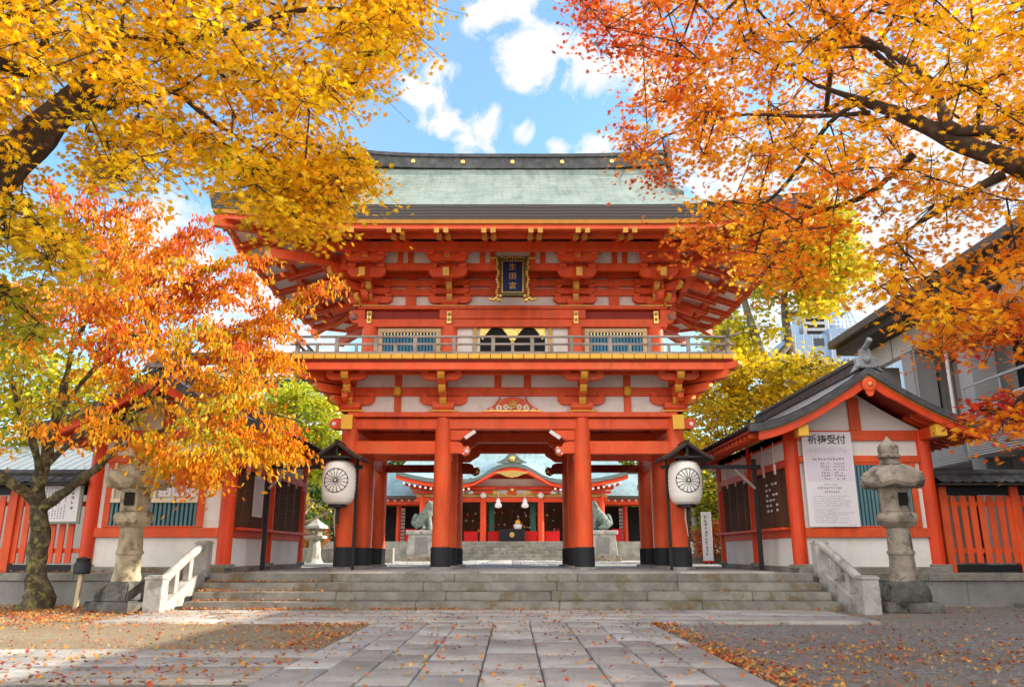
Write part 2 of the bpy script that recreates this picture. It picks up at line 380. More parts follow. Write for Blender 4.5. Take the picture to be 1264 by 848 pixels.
def raw_mesh(name, V, F, mat, tone=None, smooth=False):
    """Vertices (n,3) and triangles (m,3) as arrays, one optional colour per vertex."""
    me = bpy.data.meshes.new(name); n, m = len(V), len(F); k = F.shape[1]
    me.vertices.add(n); me.vertices.foreach_set('co', np.ascontiguousarray(V, dtype=np.float32).ravel())
    me.loops.add(m*k); me.loops.foreach_set('vertex_index', np.ascontiguousarray(F, dtype=np.int32).ravel())
    me.polygons.add(m); me.polygons.foreach_set('loop_start', np.arange(0, m*k, k, dtype=np.int32))
    me.materials.append(mat)
    if tone is not None:
        a = me.attributes.new('tone', 'FLOAT_COLOR', 'POINT'); c = np.ones((n, 4), np.float32); c[:, :3] = tone; a.data.foreach_set('color', c.ravel())
    if smooth: me.polygons.foreach_set('use_smooth', np.ones(m, bool))
    me.update(calc_edges=True); me.validate(); return me

# ------------------------------------------------------------------ ground, paths, steps
CT = .62            # level of the terrace behind the steps
def sheet(name, x0, x1, y0, y1, z, mat, kind='structure', cut=1):
    b = MB(); b.grid(lambda u, v: (x0+(x1-x0)*u, y0+(y1-y0)*v, z), cut, cut)
    return tag(b.build(name, mat), kind=kind)
sheet('ground', -700, 700, -300, 1500, -.012, GRAVEL)
sheet('sandy_ground', -14, -2.06, 8.2, 16.5, -.004, SAND)
tb = MB(); tb.box(-60, 60, 16.5, 130, -.5, CT); tag(tb.build('courtyard', COURT), kind='structure')
def slabs(name, rows, z, th=.10):
    """rows: list of (x0,x1,y0,y1) slabs, laid with open joints."""
    V = []; F = []; T = []
    for (x0, x1, y0, y1) in rows:
        g = .009; o = len(V); dz = rnd.uniform(-.004, .004); e = .014
        for (a, zz) in ((0, z+dz-th), (0, z+dz-.012), (e, z+dz)):
            for (x, y) in ((x0+g+a, y0+g+a), (x1-g-a, y0+g+a), (x1-g-a, y1-g-a), (x0+g+a, y1-g-a)): V.append((x, y, zz))
        t = rnd.uniform(.84, 1.14); w = rnd.uniform(-.03, .03); T += [(t+w, t, t-w*1.4)]*12
        for k in (0, 4):
            for i in range(4): F.append((o+k+i, o+k+(i+1) % 4, o+k+4+(i+1) % 4, o+k+4+i))
        F.append((o+8, o+9, o+10, o+11))
    me = raw_mesh(name, np.array(V), np.array(F), SLAB, np.array(T)); return tag(put(name, me), kind='structure')
rows = []
xs = [-2.05, -1.62, -1.24, -.81, -.27, .26, .79, 1.25, 1.64, 2.05]
for i in range(9):
    y = 1.5 + rnd.uniform(0, .8)*(i not in (0, 8))
    L0 = (2.4, 1.8) if i in (0, 8) else (.85, 1.35)
    while y < 12.3:
        y2 = min(12.3, y + rnd.uniform(min(L0), max(L0)))
        if 12.3-y2 < .6: y2 = 12.3
        rows.append((xs[i], xs[i+1], y, y2)); y = y2
slabs('stone_path', rows, .028)
rows = []
for (y0, y1) in ((6.95, 7.6), (7.6, 8.25), (8.25, 8.9)):
    x = -2.06
    while x > -14:
        x2 = x-rnd.uniform(1.3, 2.3); rows.append((x2, x, y0, y1)); x = x2
rows += [(-14, -2.06, 6.78, 6.95)]
slabs('cross_path', rows, .024)
rows = []
for (y0, y1) in ((12.3, 12.75), (12.75, 13.5), (13.5, 14.2), (14.2, 14.86)):
    x = -6.3
    while x < 5.5:
        x2 = min(5.6, x+rnd.uniform(1.1, 1.9)); rows.append((x, x2, y0, y1)); x = x2
slabs('stone_apron', rows, .03)

st = thing('stone_steps', 'wide flight of four grey granite steps leading up to the red gate', 'steps', (0, 14.9, 0))
for k in range(4):
    b = MB(); y0 = .42*k; z1 = .155*(k+1); x = -6.0
    while x < 6.0:
        x2 = min(6.0, x+rnd.uniform(1.7, 2.7));
        if 6.0-x2 < .7: x2 = 6.0
        b.box(x+.003, x2-.003, y0, y0+.42 if k < 3 else 1.62, z1-.155 if k else -.03, z1+rnd.uniform(-.003, .003)); x = x2
    b.build('step', STEPST, st, bev=.014, seg=2)
# paved terrace edge under the gate
rows = []
for (y0, y1) in ((16.53, 17.6), (17.6, 18.9), (18.9, 20.2), (20.2, 21.6), (21.6, 23.0), (23.0, 24.4)):
    x = -5.4
    while x < 5.4:
        x2 = min(5.4, x+rnd.uniform(1.2, 2.2)); rows.append((x, x2, y0, y1)); x = x2
slabs('gate_terrace', rows, CT+.03)
rows = []
y = 24.4
while y < 46:
    for i in range(4): rows.append((-2.4+1.2*i, -1.2+1.2*i, y, y+1.7))
    y += 1.7
SL2 = slabs('courtyard_path', rows, CT+.03)

def ret_wall(sx, label):
    t = thing('retaining_wall', label, 'wall', (sx*10.1, 16.4, 0))
    b = MB(); x = -3.9
    while x < 3.9:
        x2 = min(3.9, x+rnd.uniform(1.0, 1.7)); b.box(x+.003, x2-.003, -.12, .09, -.05, CT-.14); x = x2
    b.build('wall', CONCRETE, t, bev=.008)
    b = MB(); x = -3.9
    while x < 3.9:
        x2 = min(3.9, x+rnd.uniform(1.4, 2.2)); b.box(x+.003, x2-.003, -.17, .3, CT-.138, CT+.012); x = x2
    b.build('coping', STEPST, t, bev=.012)
    return t
ret_wall(1, 'low concrete retaining wall with stone coping under the plain red fence')
ret_wall(-1, 'low concrete retaining wall behind the mossy cherry trunk')
ks = MB(); ks.box(9.9, 12.5, 15.75, 16.15, -.03, .09); tag(ks.build('kerb_stone', STEPST, bev=.015), 'flat dark kerb stone lying on the gravel below the retaining wall', 'kerb stone')

# ------------------------------------------------------------------ stone stair rails
def stair_rail(sx, label):
    t = thing('stone_railing', label, 'railing', (sx*6.24, 14.25, 0))
    def post(y, z0, z1, w):
        b = MB(); b.box(-w, w, y-w, y+w, z0, z1-.07); b.box(-w-.015, w+.015, y-w-.015, y+w+.015, z1-.068, z1-.02); b.box(-w+.01, w-.01, y-w+.01, y+w-.01, z1-.021, z1)
        b.build('post', RAILST, t, bev=.012, seg=2)
    post(.05, -.03, .64, .15); post(2.05, .55, 1.26, .13)
    b = MB(); b.tube([(0, .18, .50), (0, .6, .67), (0, 1.2, .91), (0, 1.93, 1.16)], [.085]*4, 10); b.build('handrail', RAILST, t, smooth=True)
    b = MB(); b.prism([(.14, -.03), (1.98, -.03), (1.98, .75), (1.9, .72), (.14, .12)], 'yz', -.11, .11); b.build('side_slab', RAILST, t, bev=.012)
    for y in (.75, 1.35):
        zz = .12+(y-.14)*.34
        b = MB(); b.box(-.06, .06, y-.08, y+.08, zz-.02, zz+.40); b.build('baluster', RAILST, t, bev=.01)
    return t
stair_rail(-1, 'pale stone stair railing by the lantern under the cherry branches')
stair_rail(1, 'pale stone stair railing below the pavilion with the big white notice')

# ------------------------------------------------------------------ the two-storey gate
gate = thing('tower_gate', 'huge vermilion two-storey shrine gate with a sweeping copper roof', 'gate', (0, 20.9, CT))
gate.location = (0, 0, 0)
GX = .015
RY = (18.6, 20.9, 23.2); CXS = (-3.9, -1.665, 1.665, 3.9)
UY = (19.0, 20.9, 22.8); UX = (-3.62, -1.60, 1.60, 3.62)
ZB = CT+.03
cb = MB(); cb.lathe([(.205, .42), (.205, 1.4), (.202, 2.4), (.192, 3.35), (.18, 3.5)], 28)
col_me = cb.mesh('column', VERM, smooth=True)
sb = MB()
for k in range(30):      # ribbed iron sheath
    a = 2*math.pi*k/30; a2 = 2*math.pi*(k+.5)/30
sb.lathe([(.222 if j % 2 else .222, 0) for j in range(1)]+[(.222, .44), (.20, .44)], 30)
for k in range(30):
    a = 2*math.pi*k/30; sb.cyl((.222*math.cos(a), .222*math.sin(a), 0), (.222*math.cos(a), .222*math.sin(a), .43), .010, n=5)
sheath_me = sb.mesh('base_sheath', IRON, smooth=False)
pb = MB(); pb.lathe([(.34, 0), (.34, .05), (.30, .07)], 24); plinth_me = pb.mesh('base_stone', GRANITE, smooth=True)
for y in RY:
    for x in CXS:
        c = put('column', col_me, gate, (x+GX, y, ZB+.03))
        put('base_sheath', sheath_me, c, (0, 0, .035)); put('base_stone', plinth_me, c, (0, 0, -.035))
def part(name, b, mat, bev=.012, **kw): return b.build(name, mat, gate, bev=bev, **kw)
x0, x1 = CXS[0]+GX, CXS[3]+GX
# head beams, tie beams, plate
for i, y in enumerate(RY):
    b = MB(); b.box(x0-.42, x1+.42, y-.11, y+.11, 3.88, 4.14); part('head_beam', b, VERM)
    b = MB(); b.box(x0-.05, x1+.05, y-.21, y+.21, 4.16, 4.28); part('wall_plate', b, VERM)
for x in CXS:
    b = MB(); e_ = .45 if abs(x) > 3 else .0; b.box(x+GX-.105, x+GX+.105, RY[0]-e_, RY[2]+e_, 3.89, 4.13); part('head_beam', b, VERM)
    b = MB(); b.box(x+GX-.09, x+GX+.09, RY[0]+.1, RY[2]-.1, 3.31, 3.58); part('tie_beam', b, VERM)
for x in (x0, x1):
    b = MB(); b.box(x-.20, x+.20, RY[0]+.215, RY[2]-.215, 4.161, 4.279); part('wall_plate', b, VERM)
    for y in (RY[0]-.452,):
        b = MB(); b.box(x-.135, x+.135, y-.03, y+.02, 3.82, 4.17); part('beam_end_cap', b, YELLOW)
def nose(x, y, z, d, mat, s=1.0):
    """Carved elephant-nose beam end with white scroll work."""
    b = MB()
    pts = [(0, -.15), (.30, -.15), (.40, -.22), (.52, -.17), (.56, -.05), (.50, .05), (.38, .02), (.33, .12), (.20, .16), (0, .16)]
    b.prism([(p[0]*d*s, p[1]*s) for p in pts], 'xz', -.075, .075, 0)
    for (u, v, r) in ((.46, -.09, .075), (.38, -.16, .04), (.49, -.01, .04)):
        b.lathe([(r*s, -.02), (r*s*.8, .012), (r*.25*s, .02)], 12, (0, 0, 0), 1)
        n = 12*3; M = Matrix.Translation((u*d*s, -.088, v*s)) @ Matrix.Rotation(math.pi/2, 4, 'X'); b.xf(M, len(b.v)-n)
    return b.build('carved_nose', [mat, WHITE if mat is VERM else GOLD], gate, bev=.01, loc=(x, y, z))
for i, y in enumerate(RY):
    za, zb = ((3.29, 3.60), (3.40, 3.64), (3.32, 3.54))[i]
    for (a, c) in ((x0+.2, CXS[1]+GX-.2), (CXS[2]+GX+.2, x1-.2)):
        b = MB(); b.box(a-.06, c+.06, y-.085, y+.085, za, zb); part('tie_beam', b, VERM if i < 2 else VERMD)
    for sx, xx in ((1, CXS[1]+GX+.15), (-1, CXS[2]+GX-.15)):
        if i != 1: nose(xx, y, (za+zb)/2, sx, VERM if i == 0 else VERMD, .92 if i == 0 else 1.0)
        b = MB()   # bracket arm above the nose
        b.prism([(0, 3.62), (.25*sx, 3.62), (.36*sx, 3.70), (.52*sx, 3.80), (.56*sx, 3.87), (0, 3.87)], 'xz', -.07, .07); b.build('arm', VERM, gate, bev=.01, loc=(xx, y, 0))
        if i == 0:
            b = MB(); M = Matrix.Translation((xx+.50*sx, y-.08, 3.75)) @ Matrix.Rotation(-sx*R(35), 4, 'Y')
            b.box(-.15, .15, -.02, .02, -.045, .045); b.xf(M); b.build('carved_scroll', WHITE, gate, bev=.012)
    for sx, xx in ((-1, x0), (1, x1)):
        b = MB(); b.prism([(.15*sx, -.13), (.40*sx, -.13), (.50*sx, -.05), (.48*sx, .08), (.36*sx, .14), (.15*sx, .14)], 'xz', -.09, .09)
        b.lathe([(.07, -.02), (.06, .012), (.02, .02)], 12, (0, 0, 0), 1); b.xf(Matrix.Translation((.38*sx, -.10, 0)) @ Matrix.Rotation(math.pi/2, 4, 'X'), len(b.v)-36)
        b.build('carved_nose', [VERM, WHITE], gate, bev=.01, loc=(xx, y, 4.01))
# ceiling of the passage, inner braces
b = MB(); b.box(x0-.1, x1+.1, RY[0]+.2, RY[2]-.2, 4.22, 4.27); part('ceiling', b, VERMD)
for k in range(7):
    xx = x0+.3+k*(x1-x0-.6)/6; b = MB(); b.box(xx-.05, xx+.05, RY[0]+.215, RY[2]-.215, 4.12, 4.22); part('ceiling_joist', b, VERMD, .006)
for k, x in enumerate(CXS):        # door jambs and conduit between the middle and the rear row
    sx = 1 if x < 0 else -1
    b = MB(); b.box(x+GX+sx*.02-.035, x+GX+sx*.02+.035, 21.62, 21.78, ZB, 3.32); part('door_jamb', b, BLACK, .005)
    b = MB(); b.cyl((x+GX+sx*.09, 21.60, ZB), (x+GX+sx*.09, 21.60, 3.32), .02, n=8); part('conduit', b, PAPER, 0)
# lower plaster wall with beams and struts
ww = MB(); ww.box(x0, x1, RY[0]-.03, RY[0]+.03, 4.281, 5.45); part('plaster_wall', ww, WHITE, 0)
for x in (x0, x1):
    b = MB(); b.box(x-.03, x+.03, RY[0]+.031, RY[2], 4.281, 5.45); part('plaster_wall', b, WHITE, 0)
for y in (RY[0],):
    b = MB(); b.box(x0-.1, x1+.1, y-.10, y+.1, 4.69, 4.90); part('wall_beam', b, VERM)
    b = MB(); b.box(x0-.1, x1+.1, y-.11, y+.11, 5.25, 5.36); part('wall_beam', b, VERM)
for x in (x0, x1):
    b = MB(); b.box(x-.10, x+.1, RY[0]+.105, RY[2], 4.691, 4.899); part('wall_beam', b, VERM)
    b = MB(); b.box(x-.11, x+.11, RY[0]+.115, RY[2], 5.251, 5.359); part('wall_beam', b, VERM)
for x in (-2.78, 2.78, -.36, .36):
    for (a, c) in ((4.29, 4.688), (4.902, 5.248)):
        if abs(x) < 1 and a < 4.5: continue
        b = MB(); b.box(x+GX-.085, x+GX+.085, RY[0]-.075, RY[0]-.031, a, c); part('strut', b, VERM, .008)
    if abs(x) > 1:
        b = MB(); b.lathe([(.03, 0), (.085, .03), (.095, .12), (.075, .22), (.03, .24)], 8); b.build('gilded_boss', YELLOW, gate, smooth=True, loc=(x+GX, RY[0]-.18, 4.67))
# frog-leg strut with carved flowers over the centre bay
b = MB()
pts = [(-.62, 4.29), (-.50, 4.36), (-.40, 4.40), (-.22, 4.62), (0, 4.66), (.22, 4.62), (.40, 4.40), (.50, 4.36), (.62, 4.29)]
b.prism(pts, 'xz', 18.44, 18.52, 0)
for sx in (-1, 1): b.tube([(sx*.60, 18.45, 4.33), (sx*.42, 18.45, 4.44), (sx*.30, 18.45, 4.62), (sx*.34, 18.45, 4.68)], [.035, .03, .025, .012], 7, 0)
b.box(-.72, .72, 18.385, 18.42, 4.285, 4.325, 1)
fm = b.build('frog_leg_strut', [VERM, GOLD], gate, bev=.008, loc=(GX, 0, 0))
for (u, v, r, m) in ((-.33, 4.38, .085, WHITE), (-.16, 4.40, .075, WHITE), (0, 4.46, .11, GILTP), (.16, 4.40, .075, WHITE), (.33, 4.38, .085, WHITE), (-.5, 4.34, .05, WHITE), (.5, 4.34, .05, WHITE), (-.03, 4.40, .06, WHITE)):
    f = MB(); f.lathe([(.2*r, 0)], 3, cap=False); f = MB()
    for k in range(8):
        a = 2*math.pi*k/8; f.ball((math.cos(a)*r*.62, 0, math.sin(a)*r*.62), r*.36, 5, 0)
    f.ball((0, -.02, 0), r*.4, 6, 1); f.build('carved_flower', [m, GOLD], fm, smooth=True, loc=(u, 18.425, v))
# brackets
def boat(b, w, h, z, o0, o1, mi=0):
    b.prism([(-w/2, z+h), (-w/2, z+h*.5), (-w/2+.07, z+h*.15), (-w/2+.15, z), (w/2-.15, z), (w/2-.07, z+h*.15), (w/2, z+h*.5), (w/2, z+h)], 'xz', o0, o1, mi)
def block(b, x, o, z, w, h, mi=0):
    a = w/2; c = a*.72
    V = [(x+sx*r, o+sy*r, zz) for (r, zz) in ((c, z), (a, z+h*.45), (a, z+h)) for (sx, sy) in ((-1, -1), (1, -1), (1, 1), (-1, 1))]
    F = [(3, 2, 1, 0), (8, 9, 10, 11)]+[(k+i, k+(i+1) % 4, k+4+(i+1) % 4, k+4+i) for k in (0, 4) for i in range(4)]
    b.add(V, F, mi)
def out_arm(b, w, o1, z, h, o0=.1, gold=1):
    """arm reaching outwards (towards -y), underside curved up at its end, gilded face"""
    b.prism([(o0, z+h), (-o1, z+h), (-o1, z+h*.55), (-o1+.06, z+h*.18), (-o1+.14, z), (o0, z)], 'yz', -w/2, w/2, 0)
    if gold: b.prism([(-o1-.001, z+h*.98), (-o1-.014, z+h*.98), (-o1-.014, z+h*.52), (-o1+.045, z+h*.15), (-o1+.13, z-.012), (-o1+.14, z-.001), (-o1+.06, z+h*.17), (-o1-.001, z+h*.54)], 'yz', -w/2-.001, w/2+.001, 1)
def low_bracket():
    b = MB()
    block(b, 0, -.02, 4.285, .52, .22); b.box(-.36, .36, -.235, -.215, 4.283, 4.325, 1)
    boat(b, 1.15, .20, 4.47, -.14, .0); out_arm(b, .17, .36, 4.43, .20)
    for x in (-.48, .48): block(b, x, -.07, 4.66, .18, .12)
    block(b, 0, -.40, 4.62, .20, .10); out_arm(b, .17, .70, 4.68, .19)
    boat(b, .95, .17, 4.93, -.82, -.68)
    block(b, 0, -.74, 4.86, .20, .10)
    for x in (-.38, 0, .38): block(b, x, -.75, 5.09, .17, .10)
    out_arm(b, .17, 1.03, 4.93, .17)
    boat(b, .55, .10, 5.09, -1.10, -.98)
    return b.mesh('bracket', [VERM, YELLOW], bev=.008)
LB = low_bracket()
def ring_spots(xs, ys):
    S = [(x, ys[0], 0) for x in xs] + [(x, ys[2], math.pi) for x in xs] + [(xs[3], y, math.pi/2) for y in ys] + [(xs[0], y, -math.pi/2) for y in ys]
    return S
for (x, y, rz) in ring_spots(CXS, RY): put('bracket', LB, gate, (x+GX, y, 0), rz)
def diag_arm(stuff, xs, ys):
    for i, x in enumerate((xs[0], xs[3])):
        for j, y in enumerate((ys[0], ys[2])):
            b = MB()
            for (o1, z, h, w) in stuff: out_arm(b, w, o1*1.41, z, h)
            a = {(0, 0): -math.pi/4, (1, 0): math.pi/4, (0, 1): -3*math.pi/4, (1, 1): 3*math.pi/4}[(i, j)]
            b.build('corner_arm', [VERM, YELLOW], gate, bev=.008, loc=(x+GX, y, 0), rz=a)
diag_arm([(.40, 4.43, .22, .19), (.74, 4.68, .20, .19), (1.12, 4.92, .20, .19), (1.30, 5.10, .16, .2)], CXS, RY)
# balcony: carrying beam, deck with yellow edge
BX, BY0, BY1 = 5.10, 17.40, 24.4
def ring(name, hx, y0, y1, t, z0, z1, mat, bev=.01, ext=0):
    for (a, c, d, e) in ((-hx-ext, hx+ext, y0, y0+t), (-hx-ext, hx+ext, y1-t, y1), (-hx, -hx+t, y0+t+.002, y1-t-.002), (hx-t, hx, y0+t+.002, y1-t-.002)):
        b = MB(); b.box(a+GX, c+GX, d, e, z0, z1); part(name, b, mat, bev)
ring('balcony_beam', BX-.08, BY0+.06, BY1-.06, .16, 5.10, 5.285, VERM, ext=.16)
ring('balcony_beam', BX-.75, BY0+.72, BY1-.72, .13, 5.14, 5.28, VERM)
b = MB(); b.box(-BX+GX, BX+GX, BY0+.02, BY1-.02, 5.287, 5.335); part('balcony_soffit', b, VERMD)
for (a, c, d, e, along) in ((-BX, BX, BY0-.03, BY0+.12, 'x'), (-BX, BX, BY1-.12, BY1+.03, 'x'), (-BX-.03, -BX+.12, BY0+.125, BY1-.125, 'y'), (BX-.12, BX+.03, BY0+.125, BY1-.125, 'y')):
    b = MB(); n = 40 if along == 'x' else 26
    for k in range(n):
        if along == 'x': w = (c-a)/n; b.box(a+w*k+.006+GX, a+w*(k+1)-.006+GX, d, e, 5.337, 5.452)
        else: w = (e-d)/n; b.box(a+GX, c+GX, d+w*k+.006, d+w*(k+1)-.006, 5.337, 5.452)
    part('balcony_edge', b, YELLOW, .012)
b = MB(); b.box(-BX+.125+GX, BX-.125+GX, BY0+.125, BY1-.125, 5.336, 5.44); part('balcony_deck', b, GREYWOOD, 0)
def railing(L, rz, loc):
    b = MB(); h = L/2+.28
    b.tube([(-h-.04, 0, .54), (-h+.2, 0, .455), (-L/2, 0, .44), (L/2, 0, .44), (h-.2, 0, .455), (h+.04, 0, .54)], .032, 8)
    b.box(-L/2-.18, L/2+.18, -.025, .025, .235, .285); b.box(-L/2-.12, L/2+.12, -.05, .05, .0, .075)
    r = b.build('railing', GREYWOOD, gate, bev=.005, loc=loc, rz=rz)
    n = max(4, round(L/.95)); pb = MB(); pb.box(-.045, .045, -.04, .04, .076, .405); pm = pb.mesh('rail_post', GREYWOOD, bev=.006)
    qb = MB(); qb.box(-.035, .035, -.03, .03, .076, .233); qm = qb.mesh('rail_stud', GREYWOOD, bev=.006)
    for k in range(n+1):
        x = -L/2+L*k/n; put('rail_post', pm, r, (x, 0, 0))
        if k < n: put('rail_stud', qm, r, (x+L/n/2, 0, 0))
L1 = 2*BX-.2; L2 = BY1-BY0-.2
railing(L1, 0, (GX, BY0+.1, 5.453)); railing(L1, math.pi, (GX, BY1-.1, 5.453))
railing(L2, math.pi/2, (BX-.1+GX, (BY0+BY1)/2, 5.453)); railing(L2, -math.pi/2, (-BX+.1+GX, (BY0+BY1)/2, 5.453))
# upper storey
ucb = MB(); ucb.lathe([(.20, 5.44), (.20, 6.4), (.185, 6.73)], 24); ume = ucb.mesh('upper_column', VERM, smooth=True)
for (x, y, rz) in ring_spots(UX, UY):
    if abs(rz) > 1 and abs(rz) < 2 and y != UY[1]: continue
    put('upper_column', ume, gate, (x+GX, y, 0))
ux0, ux1 = UX[0]+GX, UX[3]+GX
def uring(name, t, o, z0, z1, mat, bev=.01, e=0):
    for y, s in ((UY[0], -1), (UY[2], 1)):
        b = MB(); b.box(ux0-o-e, ux1+o+e, y+s*o, y+s*(o-t), z0, z1); part(name, b, mat, bev)
    for x, s in ((ux0, -1), (ux1, 1)):
        b = MB(); b.box(x+s*o, x+s*(o-t), UY[0]-o+t+.003, UY[2]+o-t-.003, z0+.001, z1-.001); part(name, b, mat, bev)
uring('plaster_wall', .06, .0, 6.45, 8.7, WHITE, 0)
uring('wall_plate', .25, .20, 6.99, 7.085, VERM, e=.1)
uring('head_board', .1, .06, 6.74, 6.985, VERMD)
uring('lower_beam', .2, .16, 6.53, 6.735, VERM, e=.12)
b = MB(); b.box(UX[1]-.25+GX, UX[2]+.25+GX, UY[0]-.20, UY[0]-.07, 6.738, 6.975); part('upper_beam', b, VERM)
for (z0, z1) in ((7.38, 7.565), (7.625, 7.81), (7.87, 8.06)): uring('wall_beam', .14, .11, z0, z1, VERM)
for x in (-2.6, 2.6, -.45, .45):
    for (a, c) in ((7.088, 7.377), (7.567, 7.623), (7.812, 7.868)):
        if abs(x) < 1 and a < 7.3: continue
        b = MB(); b.box(x+GX-.13, x+GX+.13, UY[0]-.09, UY[0]-.002, a, c); part('strut', b, VERM, .006)
# projecting second plane of the bracket zone
PO = .80
uring('bracket_beam', .14, PO, 7.82, 7.995, VERM)
uring('cove_panel', .03, PO-.05, 7.997, 8.45, WHITE, 0)
uring('purlin', .16, 1.32, 8.14, 8.36, VERM, e=.35)
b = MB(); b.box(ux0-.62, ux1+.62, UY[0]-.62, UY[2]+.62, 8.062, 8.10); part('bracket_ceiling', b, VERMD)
for x in (-2.55, -2.80, 2.55, 2.80, -.5, -.75, .5, .75, -4.2, 4.2):
    b = MB(); b.box(x+GX-.065, x+GX+.065, UY[0]-PO-.02, UY[0]-PO+.045, 7.997, 8.30); part('strut', b, VERM, .006)
def up_bracket():
    b = MB()
    block(b, 0, -.02, 7.088, .46, .18); b.box(-.42, .42, -.235, -.20, 7.045, 7.09, 1)
    boat(b, 1.1, .18, 7.16, -.17, -.0)
    for z in (7.40, 7.64): boat(b, 1.0, .16, z, -.19, -.11)
    for (x, z) in ((-.45, 7.33), (.45, 7.33), (-.42, 7.57), (.42, 7.57)): block(b, x, -.13, z, .16, .07)
    out_arm(b, .15, .32, 7.18, .18); block(b, 0, -.3, 7.36, .18, .09)
    out_arm(b, .15, .56, 7.42, .19); block(b, 0, -.55, 7.61, .18, .08)
    boat(b, .95, .24, 7.60, -.90, -.745)
    for x in (-.36, .36): block(b, x, -.825, 7.845, .2, .13)
    out_arm(b, .15, .86, 7.66, .19, .1)
    boat(b, 1.0, .20, 7.93, -1.16, -1.02)
    for x in (-.4, 0, .4): block(b, x, -1.15, 8.06, .18, .12)
    for x in (-.52, .52): b.ball((x, -1.10, 8.16), .07, 6, 2)
    out_arm(b, .14, 1.20, 7.98, .22, -.7)
    b.beam((0, -.5, 7.92), (0, -1.42, 7.55), .14, .19, 0); b.beam((0, -1.421, 7.55), (0, -1.45, 7.538), .155, .21, 1)
    return b.mesh('bracket', [VERM, GILTP, GRANITE], bev=.008)
UB = up_bracket()
for (x, y, rz) in ring_spots(UX, UY): put('bracket', UB, gate, (x+GX, y, 0), rz)
diag_arm([(.34, 7.18, .2, .18), (.60, 7.42, .2, .18), (.92, 7.66, .22, .18), (1.25, 7.95, .24, .2)], UX, UY)
for i, x in enumerate((UX[0], UX[3])):      # long diagonal tail rafters
    sx = -1 if i == 0 else 1
    for (sy, y) in ((-1, UY[0]), (1, UY[2])):
        b = MB(); a = (x+GX, y, 8.20); e = (x+GX+sx*2.05, y+sy*2.05, 7.74)
        b.beam(a, e, .2, .24, 0); d = (Vector(e)-Vector(a)).normalized(); e2 = Vector(e)+d*.04; b.beam(Vector(e)+d*.001, e2, .215, .255, 1)
        part('tail_rafter', b, [VERM, GILTP], .01)
# gilt fittings on upper columns
for x in UX:
    b = MB(); b.box(-.06, .06, -.02, .0, -.16, .16); b.ball((0, -.03, .08), .05, 6); b.ball((0, -.03, -.06), .045, 6)
    b.build('gilt_fitting', GOLD, gate, bev=.006, loc=(x+GX, UY[0]-.215, 6.76))
    if abs(x) > 3:
        b = MB(); s = 1 if x > 0 else -1
        b.prism([(0, -.2), (.3*s, -.16), (.42*s, -.02), (.36*s, .16), (0, .2)], 'xz', -.09, .09); b.ball((.28*s, -.09, 0), .1, 7, 1); b.ball((.36*s, -.07, .1), .06, 6, 2)
        b.build('carved_nose', [VERM, GRANITE, GILTP], gate, bev=.01, loc=(x+GX+s*.12, UY[0]-.05, 6.80))
# upper windows and doors
def up_wall(xa, xb):
    b = MB(); b.box(xa, xb, UY[0]-.02, UY[0]+.02, 5.44, 6.53); part('plaster_wall', b, WHITE, 0)
for sx in (-1, 1):
    xa, xb = sorted((sx*(1.60+.2)+GX, sx*(3.62-.2)+GX)); up_wall(xa, xb)
    w = MB(); w.box(xa+.02, xb-.02, UY[0]-.10, UY[0]-.03, 5.50, 5.60); w.box(xa+.02, xb-.02, UY[0]-.10, UY[0]-.03, 6.40, 6.50)
    w.box(xa+.02, xa+.14, UY[0]-.099, UY[0]-.031, 5.602, 6.398); w.box(xb-.14, xb-.02, UY[0]-.099, UY[0]-.031, 5.602, 6.398)
    win = part('window', w, LIGHTW, .006)
    p = MB(); p.box(xa+.14, xb-.14, UY[0]-.035, UY[0]-.022, 5.60, 6.40); p.build('window_backing', TEALD, win)
    for k in range(16):
        x = xa+.19+k*(xb-xa-.38)/15; s_ = MB(); s_.beam((x, UY[0]-.06, 5.60), (x, UY[0]-.06, 6.40), .055, .03, 0, (0, 1, 0)); s_.box(x-.012, x+.012, UY[0]-.083, UY[0]-.078, 6.33, 6.395, 1); s_.build('slat', [BLUEG, GOLD], win)
b = MB(); b.box(UX[1]+.2+GX, UX[2]-.2+GX, UY[0]-.01, UY[0]+.03, 5.44, 6.74); dw = part('door_wall', b, WHITE, 0)
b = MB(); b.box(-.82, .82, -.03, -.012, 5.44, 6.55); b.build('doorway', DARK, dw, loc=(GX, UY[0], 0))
for (xa, xb, z0, z1) in ((-1.0, -.9, 5.44, 6.64), (.9, 1.0, 5.44, 6.64), (-1.0, 1.0, 6.60, 6.68)):
    b = MB(); b.box(xa, xb, -.08, -.035, z0, z1 if z1 > 6.65 else 6.598); b.build('gilt_frame', [GILTP], dw, bev=.006, loc=(GX, UY[0], 0))
b = MB()     # cusped gilt valance: two pointed arches
for c0 in (-.41, .41):
    for sx in (-1, 1):
        arc = [(c0+sx*.41, 6.59), (c0+sx*.41, 6.12 if (c0*sx < 0) else 6.3), (c0+sx*.34, 6.22), (c0+sx*.27, 6.36), (c0+sx*.16, 6.50), (c0+sx*.03, 6.565), (c0, 6.59)]
        b.prism(arc, 'xz', -.055, -.035)
b.build('gilt_valance', GOLD, dw, loc=(GX, UY[0], 0))
b = MB(); b.ball((0, -.07, 6.14), .06, 7); b.build('gilt_boss', GOLD, dw, smooth=True, loc=(GX, UY[0], 0))

